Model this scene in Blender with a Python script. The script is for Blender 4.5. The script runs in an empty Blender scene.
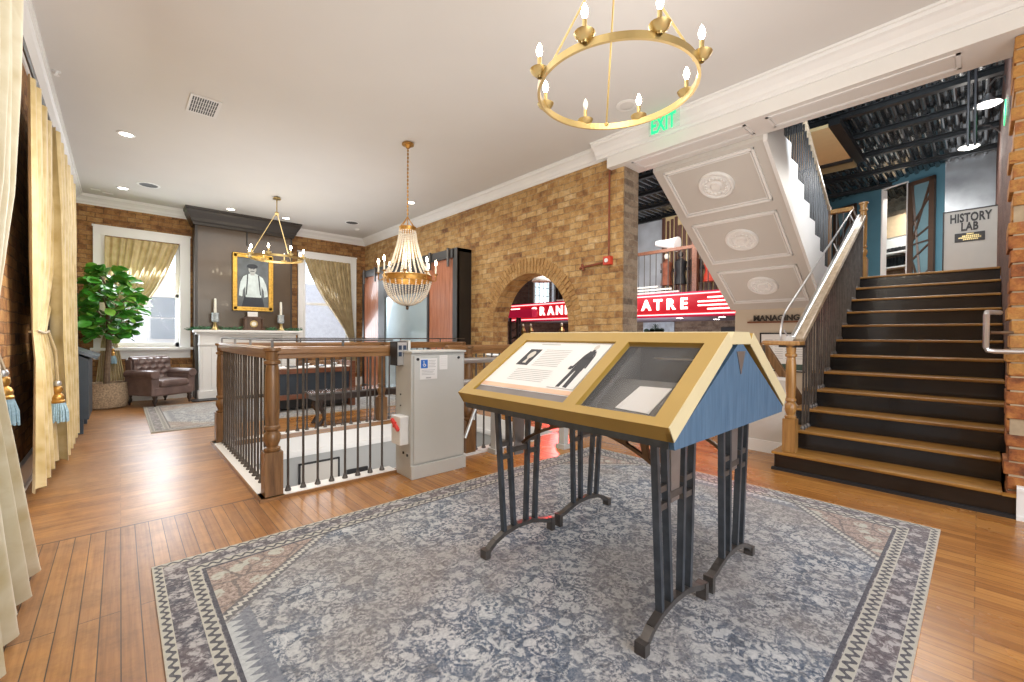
import bpy, bmesh, math, random
from mathutils import Vector, Matrix
random.seed(7)
PI = math.pi
COL = bpy.context.scene.collection
V = Vector

# ------------------------------------------------------------------ materials
def nmat(name):
    m = bpy.data.materials.new(name); m.use_nodes = True
    nt = m.node_tree; b = nt.nodes['Principled BSDF']
    return m, nt, b

def node(nt, typ, **kw):
    n = nt.nodes.new(typ)
    for k, v in kw.items():
        if k in n.inputs: n.inputs[k].default_value = v
        else: setattr(n, k, v)
    return n

def ramp(nt, fac, stops, interp='LINEAR'):
    r = nt.nodes.new('ShaderNodeValToRGB'); r.color_ramp.interpolation = interp
    e = r.color_ramp.elements
    while len(e) > 1: e.remove(e[-1])
    e[0].position = stops[0][0]; e[0].color = (*stops[0][1], 1)
    for p, c in stops[1:]:
        x = e.new(p); x.color = (*c, 1)
    nt.links.new(fac, r.inputs['Fac']); return r.outputs['Color']

def mathn(nt, op, a, b=None, clamp=False):
    n = nt.nodes.new('ShaderNodeMath'); n.operation = op; n.use_clamp = clamp
    for i, x in enumerate((a, b)):
        if x is None: continue
        if isinstance(x, (int, float)): n.inputs[i].default_value = x
        else: nt.links.new(x, n.inputs[i])
    return n.outputs[0]

def mixc(nt, f, a, b, mode='MIX'):
    n = nt.nodes.new('ShaderNodeMix'); n.data_type = 'RGBA'; n.blend_type = mode
    for s, x in ((0, f), (6, a), (7, b)):
        if isinstance(x, (int, float)): n.inputs[s].default_value = x
        elif isinstance(x, tuple): n.inputs[s].default_value = (*x, 1)
        else: nt.links.new(x, n.inputs[s])
    return n.outputs[2]

def M(name, c, rough=.5, metal=0, var=.08, scale=8, bump=0, coat=0, spec=.5, sheen=0):
    m, nt, b = nmat(name)
    tc = nt.nodes.new('ShaderNodeTexCoord')
    n = node(nt, 'ShaderNodeTexNoise', Scale=scale, Detail=4.0)
    nt.links.new(tc.outputs['Object'], n.inputs['Vector'])
    lo = tuple(max(0, x * (1 - var)) for x in c); hi = tuple(min(1, x * (1 + var)) for x in c)
    nt.links.new(ramp(nt, n.outputs['Fac'], [(.3, lo), (.7, hi)]), b.inputs['Base Color'])
    b.inputs['Roughness'].default_value = rough; b.inputs['Metallic'].default_value = metal
    b.inputs['Coat Weight'].default_value = coat
    b.inputs['Specular IOR Level'].default_value = spec
    b.inputs['Sheen Weight'].default_value = sheen
    if bump:
        bp = node(nt, 'ShaderNodeBump', Strength=bump, Distance=.01)
        nt.links.new(n.outputs['Fac'], bp.inputs['Height']); nt.links.new(bp.outputs[0], b.inputs['Normal'])
    return m

def emis(name, c, s, base=None):
    m, nt, b = nmat(name)
    b.inputs['Base Color'].default_value = (*(base or c), 1)
    b.inputs['Emission Color'].default_value = (*c, 1); b.inputs['Emission Strength'].default_value = s
    return m

def woodm(name, dark, light, axis='Z', rough=.35, scale=1.0, coat=.2):
    m, nt, b = nmat(name)
    tc = nt.nodes.new('ShaderNodeTexCoord'); mp = nt.nodes.new('ShaderNodeMapping')
    sc = {'X': (1.2, 14, 14), 'Y': (14, 1.2, 14), 'Z': (14, 14, 1.2)}[axis]
    mp.inputs['Scale'].default_value = tuple(x * scale for x in sc)
    nt.links.new(tc.outputs['Object'], mp.inputs['Vector'])
    n = node(nt, 'ShaderNodeTexNoise', Scale=2.0, Detail=8.0, Roughness=.65); nt.links.new(mp.outputs[0], n.inputs['Vector'])
    nt.links.new(ramp(nt, n.outputs['Fac'], [(.3, dark), (.7, light)]), b.inputs['Base Color'])
    b.inputs['Roughness'].default_value = rough; b.inputs['Coat Weight'].default_value = coat
    return m

def brickm(name, cols, mortar, bw=.215, rh=.083, bump=.6, joint=.72, mott=.6):
    """running bond brick, mapped from position so courses run true on walls of either direction"""
    m, nt, b = nmat(name); L = nt.links
    g = nt.nodes.new('ShaderNodeNewGeometry')
    sp = nt.nodes.new('ShaderNodeSeparateXYZ'); L.new(g.outputs['Position'], sp.inputs[0])
    sn = nt.nodes.new('ShaderNodeSeparateXYZ'); L.new(g.outputs['True Normal'], sn.inputs[0])
    ax = mathn(nt, 'GREATER_THAN', mathn(nt, 'ABSOLUTE', sn.outputs[0]), .6)
    u = mathn(nt, 'ADD', mathn(nt, 'MULTIPLY', ax, sp.outputs[1]), mathn(nt, 'MULTIPLY', mathn(nt, 'SUBTRACT', 1, ax), sp.outputs[0]))
    wob = node(nt, 'ShaderNodeTexNoise', Scale=5.0, Detail=3.0, Roughness=.6); L.new(g.outputs['Position'], wob.inputs['Vector'])
    w = mathn(nt, 'MULTIPLY', mathn(nt, 'SUBTRACT', wob.outputs['Fac'], .5), .045)
    cb = nt.nodes.new('ShaderNodeCombineXYZ'); L.new(mathn(nt, 'ADD', u, w), cb.inputs[0]); L.new(mathn(nt, 'ADD', sp.outputs[2], w), cb.inputs[1])
    br = nt.nodes.new('ShaderNodeTexBrick'); L.new(cb.outputs[0], br.inputs['Vector'])
    br.inputs['Scale'].default_value = 1; br.inputs['Brick Width'].default_value = bw; br.inputs['Row Height'].default_value = rh
    br.inputs['Mortar Size'].default_value = .0075; br.inputs['Mortar Smooth'].default_value = .6
    br.inputs['Color1'].default_value = (0, 0, 0, 1); br.inputs['Color2'].default_value = (1, 1, 1, 1); br.inputs['Mortar'].default_value = (.5, .5, .5, 1)
    bwv = nt.nodes.new('ShaderNodeRGBToBW'); L.new(br.outputs['Color'], bwv.inputs[0])
    big = node(nt, 'ShaderNodeTexNoise', Scale=1.1, Detail=3.0); L.new(g.outputs['Position'], big.inputs['Vector'])
    med = node(nt, 'ShaderNodeTexNoise', Scale=9.0, Detail=5.0, Roughness=.65); L.new(g.outputs['Position'], med.inputs['Vector'])
    f = mathn(nt, 'ADD', mathn(nt, 'MULTIPLY', bwv.outputs[0], .50), mathn(nt, 'MULTIPLY', big.outputs['Fac'], .5))
    f = mathn(nt, 'ADD', f, mathn(nt, 'MULTIPLY', mathn(nt, 'SUBTRACT', med.outputs['Fac'], .5), 1.25))
    f = mathn(nt, 'SUBTRACT', f, .03, True)
    c = ramp(nt, f, [(i / (len(cols) - 1), x) for i, x in enumerate(cols)])
    fine = node(nt, 'ShaderNodeTexNoise', Scale=40.0, Detail=6.0, Roughness=.75); L.new(g.outputs['Position'], fine.inputs['Vector'])
    c = mixc(nt, mott, c, ramp(nt, fine.outputs['Fac'], [(.3, (.42, .40, .38)), (.62, (1, 1, 1))]), 'MULTIPLY')
    jc = mixc(nt, ramp(nt, med.outputs['Fac'], [(.4, (0,) * 3), (.6, (1,) * 3)]), tuple(x * .45 for x in mortar), mortar)
    c = mixc(nt, mathn(nt, 'MULTIPLY', br.outputs['Fac'], joint), c, jc)
    L.new(c, b.inputs['Base Color']); b.inputs['Roughness'].default_value = .75
    bp = node(nt, 'ShaderNodeBump', Strength=bump, Distance=.03)
    h = mathn(nt, 'ADD', mathn(nt, 'MULTIPLY', mathn(nt, 'SUBTRACT', 1, br.outputs['Fac']), .6), mathn(nt, 'ADD', mathn(nt, 'MULTIPLY', fine.outputs['Fac'], .45), mathn(nt, 'MULTIPLY', med.outputs['Fac'], .7)))
    L.new(h, bp.inputs['Height']); L.new(bp.outputs[0], b.inputs['Normal'])
    return m

def floorm():
    m, nt, b = nmat('strip_floor'); L = nt.links
    g = nt.nodes.new('ShaderNodeNewGeometry'); sp = nt.nodes.new('ShaderNodeSeparateXYZ'); L.new(g.outputs['Position'], sp.inputs[0])
    def planks(a, c, rw, bw):
        cb = nt.nodes.new('ShaderNodeCombineXYZ'); L.new(a, cb.inputs[0]); L.new(c, cb.inputs[1])
        br = nt.nodes.new('ShaderNodeTexBrick'); L.new(cb.outputs[0], br.inputs['Vector'])
        br.offset = .37; br.offset_frequency = 3
        for k, v in (('Scale', 1), ('Brick Width', bw), ('Row Height', rw), ('Mortar Size', .0022), ('Mortar Smooth', .2)): br.inputs[k].default_value = v
        br.inputs['Color1'].default_value = (0, 0, 0, 1); br.inputs['Color2'].default_value = (1, 1, 1, 1); br.inputs['Mortar'].default_value = (.5, .5, .5, 1)
        mp = nt.nodes.new('ShaderNodeMapping'); mp.inputs['Scale'].default_value = (1.2, 30, 1); L.new(cb.outputs[0], mp.inputs['Vector'])
        n = node(nt, 'ShaderNodeTexNoise', Scale=1.6, Detail=7.0, Roughness=.6); L.new(mp.outputs[0], n.inputs['Vector'])
        bw_ = nt.nodes.new('ShaderNodeRGBToBW'); L.new(br.outputs['Color'], bw_.inputs[0])
        return bw_.outputs[0], n.outputs['Fac'], br.outputs['Fac']
    p1 = planks(sp.outputs[1], sp.outputs[0], .068, 2.6)
    p2 = planks(sp.outputs[0], sp.outputs[1], .062, 2.4)
    near = mathn(nt, 'GREATER_THAN', 3.73, sp.outputs[1])
    def sel(i): return mathn(nt, 'ADD', mathn(nt, 'MULTIPLY', near, p1[i]), mathn(nt, 'MULTIPLY', mathn(nt, 'SUBTRACT', 1, near), p2[i]))
    t, gr, seam = sel(0), sel(1), sel(2)
    f = mathn(nt, 'ADD', mathn(nt, 'MULTIPLY', t, .26), mathn(nt, 'MULTIPLY', gr, .70))
    c = ramp(nt, f, [(.18, (.17, .06, .013)), (.42, (.33, .135, .03)), (.6, (.46, .21, .05)), (.85, (.60, .31, .10))])
    worn = node(nt, 'ShaderNodeTexNoise', Scale=1.3, Detail=5.0, Roughness=.6); L.new(g.outputs['Position'], worn.inputs['Vector'])
    left = mathn(nt, 'SUBTRACT', 1.0, mathn(nt, 'MULTIPLY', mathn(nt, 'ADD', sp.outputs[0], .2), .45), True)
    wf = mathn(nt, 'MULTIPLY', left, ramp(nt, worn.outputs['Fac'], [(.35, (.15,) * 3), (.65, (.75,) * 3)]), True)
    c = mixc(nt, wf, c, mixc(nt, gr, (.17, .08, .032), (.42, .24, .12)))
    gm = node(nt, 'ShaderNodeTexNoise', Scale=7.0, Detail=8.0, Roughness=.75); L.new(g.outputs['Position'], gm.inputs['Vector'])
    c = mixc(nt, mathn(nt, 'ADD', .25, mathn(nt, 'MULTIPLY', left, .3)), c, ramp(nt, gm.outputs['Fac'], [(.32, (.38, .34, .32)), (.55, (1, 1, 1))]), 'MULTIPLY')
    sd = mathn(nt, 'MULTIPLY', seam, mathn(nt, 'ADD', mathn(nt, 'ADD', .30, mathn(nt, 'MULTIPLY', near, .2)), mathn(nt, 'MULTIPLY', mathn(nt, 'MULTIPLY', near, left), .5), True))
    c = mixc(nt, sd, c, (.05, .025, .012))
    edge = mathn(nt, 'GREATER_THAN', .009, mathn(nt, 'ABSOLUTE', mathn(nt, 'SUBTRACT', sp.outputs[1], 3.73)))
    c = mixc(nt, mathn(nt, 'MULTIPLY', edge, .75), c, (.05, .03, .02))
    L.new(c, b.inputs['Base Color'])
    rf = mathn(nt, 'ADD', mathn(nt, 'ADD', .15, mathn(nt, 'MULTIPLY', left, .14)), mathn(nt, 'MULTIPLY', worn.outputs['Fac'], .22))
    L.new(rf, b.inputs['Roughness'])
    b.inputs['Coat Weight'].default_value = .12; b.inputs['Coat Roughness'].default_value = .22
    bp = node(nt, 'ShaderNodeBump', Strength=.35, Distance=.004)
    L.new(mathn(nt, 'SUBTRACT', mathn(nt, 'MULTIPLY', gr, .3), seam), bp.inputs['Height']); L.new(bp.outputs[0], b.inputs['Normal'])
    return m

def rugm(name, hx, hy, pale=0.0):
    """faded oriental rug; object coordinates, centre at origin"""
    m, nt, b = nmat(name); L = nt.links
    tc = nt.nodes.new('ShaderNodeTexCoord'); sp = nt.nodes.new('ShaderNodeSeparateXYZ'); L.new(tc.outputs['Object'], sp.inputs[0])
    flat = nt.nodes.new('ShaderNodeCombineXYZ'); L.new(sp.outputs[0], flat.inputs[0]); L.new(sp.outputs[1], flat.inputs[1]); P = flat.outputs[0]
    ax = mathn(nt, 'ABSOLUTE', sp.outputs[0]); ay = mathn(nt, 'ABSOLUTE', sp.outputs[1])
    dx = mathn(nt, 'SUBTRACT', hx, ax); dy = mathn(nt, 'SUBTRACT', hy, ay)
    d = mathn(nt, 'MINIMUM', dx, dy)
    alongy = mathn(nt, 'GREATER_THAN', dy, dx)
    s = mathn(nt, 'ADD', mathn(nt, 'MULTIPLY', alongy, sp.outputs[1]), mathn(nt, 'MULTIPLY', mathn(nt, 'SUBTRACT', 1, alongy), sp.outputs[0]))
    def noise(scale, det=4.0, ro=.6, dist=0.0):
        n = node(nt, 'ShaderNodeTexNoise', Scale=scale, Detail=det, Roughness=ro, Distortion=dist); L.new(P, n.inputs['Vector']); return n
    fine = noise(55.0, 5.0, .8); mid = noise(17.0, 5.0, .65, .8); med = noise(3.2, 4.0, .6, .5); big = noise(.9, 3.0)
    wv = nt.nodes.new('ShaderNodeVectorMath'); wv.operation = 'MULTIPLY_ADD'
    L.new(mid.outputs['Color'], wv.inputs[0]); wv.inputs[1].default_value = (.055, .055, 0); L.new(P, wv.inputs[2]); W_ = wv.outputs[0]
    def vor(scale, feat='F1', vec=None, rnd=1.0):
        v = node(nt, 'ShaderNodeTexVoronoi', Scale=scale); v.feature = feat; v.inputs['Randomness'].default_value = rnd; v.voronoi_dimensions = '2D'; L.new(vec or W_, v.inputs['Vector']); return v
    def th(a, b_): return mathn(nt, 'GREATER_THAN', a, b_)
    def soft(x, lo, hi, top=1.0): return ramp(nt, x, [(lo, (0,) * 3), (hi, (top,) * 3)])
    big_v = vor(6.2); small_v = vor(14.0); edge_v = vor(6.2, 'DISTANCE_TO_EDGE'); tiny = vor(34.0)
    ground = ramp(nt, mathn(nt, 'ADD', mathn(nt, 'MULTIPLY', med.outputs['Fac'], .55), mathn(nt, 'MULTIPLY', fine.outputs['Fac'], .45)),
                  [(.36, (.022, .040, .075)), (.48, (.065, .10, .16)), (.57, (.14, .175, .23)), (.68, (.25, .27, .29))])
    # petals: rings around cell centres, broken by noise
    r1 = mathn(nt, 'ABSOLUTE', mathn(nt, 'SINE', mathn(nt, 'ADD', mathn(nt, 'MULTIPLY', big_v.outputs['Distance'], 19), mathn(nt, 'MULTIPLY', mid.outputs['Fac'], 5))))
    ring = mathn(nt, 'MULTIPLY', mathn(nt, 'MULTIPLY', soft(r1, .5, .75), th(.42, big_v.outputs['Distance'])), soft(fine.outputs['Fac'], .43, .52))
    blob = mathn(nt, 'MULTIPLY', soft(mathn(nt, 'SUBTRACT', 1.0, small_v.outputs['Distance']), .58, .66), soft(mid.outputs['Fac'], .46, .53))
    speck = mathn(nt, 'MULTIPLY', soft(mathn(nt, 'SUBTRACT', 1.0, tiny.outputs['Distance']), .58, .72), soft(fine.outputs['Fac'], .44, .56))
    vine = mathn(nt, 'MULTIPLY', th(.035, edge_v.outputs['Distance']), soft(fine.outputs['Fac'], .42, .54))
    c = mixc(nt, mathn(nt, 'MULTIPLY', speck, .6), ground, (.46, .47, .47))
    c = mixc(nt, mathn(nt, 'MULTIPLY', vine, .8), c, (.52, .53, .52))
    c = mixc(nt, mathn(nt, 'MULTIPLY', blob, .85), c, (.55, .57, .58))
    c = mixc(nt, mathn(nt, 'MULTIPLY', ring, .85), c, (.60, .61, .61))
    dk = mathn(nt, 'MULTIPLY', soft(mathn(nt, 'SUBTRACT', 1.0, mid.outputs['Fac']), .56, .64), .75)
    c = mixc(nt, dk, c, (.045, .06, .09))
    field = mixc(nt, soft(big.outputs['Fac'], .44, .62, .6), c, mixc(nt, fine.outputs['Fac'], (.06, .05, .045), (.46, .40, .35)))
    # corner spandrels
    cs = mathn(nt, 'ADD', mathn(nt, 'MULTIPLY', dx, .9), dy)
    sand = mixc(nt, soft(fine.outputs['Fac'], .38, .6), (.17, .12, .10), (.44, .34, .29))
    sand = mixc(nt, mathn(nt, 'MULTIPLY', th(.045, edge_v.outputs['Distance']), .7), sand, (.09, .08, .08))
    sand = mixc(nt, mathn(nt, 'MULTIPLY', mathn(nt, 'MULTIPLY', th(.25, big_v.outputs['Distance']), soft(mid.outputs['Fac'], .42, .5)), .8), sand, (.50, .52, .45))
    field = mixc(nt, th(.90, cs), field, sand)
    zz = mathn(nt, 'PINGPONG', mathn(nt, 'MULTIPLY', mathn(nt, 'SUBTRACT', dx, dy), 1.2), .028)
    zb = mathn(nt, 'SUBTRACT', mathn(nt, 'SUBTRACT', cs, .915), zz)
    field = mixc(nt, mathn(nt, 'MULTIPLY', th(.04, mathn(nt, 'ABSOLUTE', mathn(nt, 'SUBTRACT', cs, .93))), .8), field, (.08, .08, .09))
    field = mixc(nt, mathn(nt, 'MULTIPLY', th(.013, mathn(nt, 'ABSOLUTE', zb)), .9), field, (.58, .56, .50))
    # saw-tooth band inside the short borders
    saw = mathn(nt, 'PINGPONG', sp.outputs[1], .022)
    inband = mathn(nt, 'MULTIPLY', th(.315, dx), th(cs, .99))
    sawm = th(mathn(nt, 'ADD', .225, mathn(nt, 'MULTIPLY', saw, 2.2)), dx)
    field = mixc(nt, mathn(nt, 'MULTIPLY', inband, .85), field, mixc(nt, sawm, (.16, .18, .22), (.50, .53, .54)))
    # borders
    sw = mathn(nt, 'SINE', mathn(nt, 'MULTIPLY', s, 118))
    def guard(center, half):
        e = mathn(nt, 'SUBTRACT', d, center)
        ins = th(half, mathn(nt, 'ABSOLUTE', e))
        curve = mathn(nt, 'ABSOLUTE', mathn(nt, 'SUBTRACT', e, mathn(nt, 'MULTIPLY', sw, half * .5)))
        darkc = mathn(nt, 'MULTIPLY', th(half * .42, curve), th(half * .8, mathn(nt, 'ABSOLUTE', e)))
        return ins, mixc(nt, darkc, (.47, .455, .39), (.05, .05, .065))
    mb = mathn(nt, 'MAXIMUM', mathn(nt, 'MULTIPLY', blob, 1.0), mathn(nt, 'MULTIPLY', speck, .6))
    mainb = mixc(nt, mb, mixc(nt, soft(med.outputs['Fac'], .4, .6, .7), (.042, .045, .07), (.12, .085, .09)), (.42, .40, .40))
    c = mixc(nt, th(.20, d), field, mainb)
    for ce, ha in ((.024, .02), (.165, .027)):
        i_, gc = guard(ce, ha); c = mixc(nt, i_, c, gc)
    c = mixc(nt, th(.008, mathn(nt, 'ABSOLUTE', mathn(nt, 'SUBTRACT', d, .204))), c, (.04, .04, .06))
    c = mixc(nt, th(.004, d), c, (.50, .44, .35))
    c = mixc(nt, .16, c, mixc(nt, soft(fine.outputs['Fac'], .35, .65), (.04, .045, .05), (.66, .65, .63)))
    if pale: c = mixc(nt, pale, c, (.42, .39, .35))
    L.new(c, b.inputs['Base Color']); b.inputs['Roughness'].default_value = .95; b.inputs['Specular IOR Level'].default_value = .15
    b.inputs['Sheen Weight'].default_value = .15
    bp = node(nt, 'ShaderNodeBump', Strength=.3, Distance=.004); L.new(fine.outputs['Fac'], bp.inputs['Height']); L.new(bp.outputs[0], b.inputs['Normal'])
    return m

def silkm(name, a, c, lining=None):
    m, nt, b = nmat(name); L = nt.links
    tc = nt.nodes.new('ShaderNodeTexCoord')
    v = node(nt, 'ShaderNodeTexVoronoi', Scale=9.0); v.feature = 'SMOOTH_F1'
    n = node(nt, 'ShaderNodeTexNoise', Scale=7.0, Detail=3.0, Distortion=1.2); L.new(tc.outputs['Object'], n.inputs['Vector']); L.new(n.outputs['Color'], v.inputs['Vector'])
    L.new(tc.outputs['Object'], v.inputs['Vector'])
    f = mathn(nt, 'ADD', mathn(nt, 'MULTIPLY', v.outputs['Distance'], .6), mathn(nt, 'MULTIPLY', n.outputs['Fac'], .6))
    L.new(ramp(nt, f, [(.25, a), (.5, tuple((x + y) / 2 for x, y in zip(a, c))), (.75, c)]), b.inputs['Base Color'])
    L.new(ramp(nt, f, [(.4, (.34,) * 3), (.6, (.55,) * 3)]), b.inputs['Roughness'])
    b.inputs['Sheen Weight'].default_value = .4
    bp = node(nt, 'ShaderNodeBump', Strength=.25, Distance=.01); L.new(n.outputs['Fac'], bp.inputs['Height']); L.new(bp.outputs[0], b.inputs['Normal'])
    return m

def glassm(name, tint=(.95, .97, 1), alpha=.12, rough=.02):
    m, nt, b = nmat(name); b.inputs['Base Color'].default_value = (*tint, 1); b.inputs['Roughness'].default_value = rough
    b.inputs['Alpha'].default_value = alpha; b.inputs['Specular IOR Level'].default_value = .9
    n = node(nt, 'ShaderNodeTexNoise', Scale=3.0)
    L = nt.links; L.new(mathn(nt, 'ADD', alpha, mathn(nt, 'MULTIPLY', n.outputs['Fac'], .03)), b.inputs['Alpha'])
    return m

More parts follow.
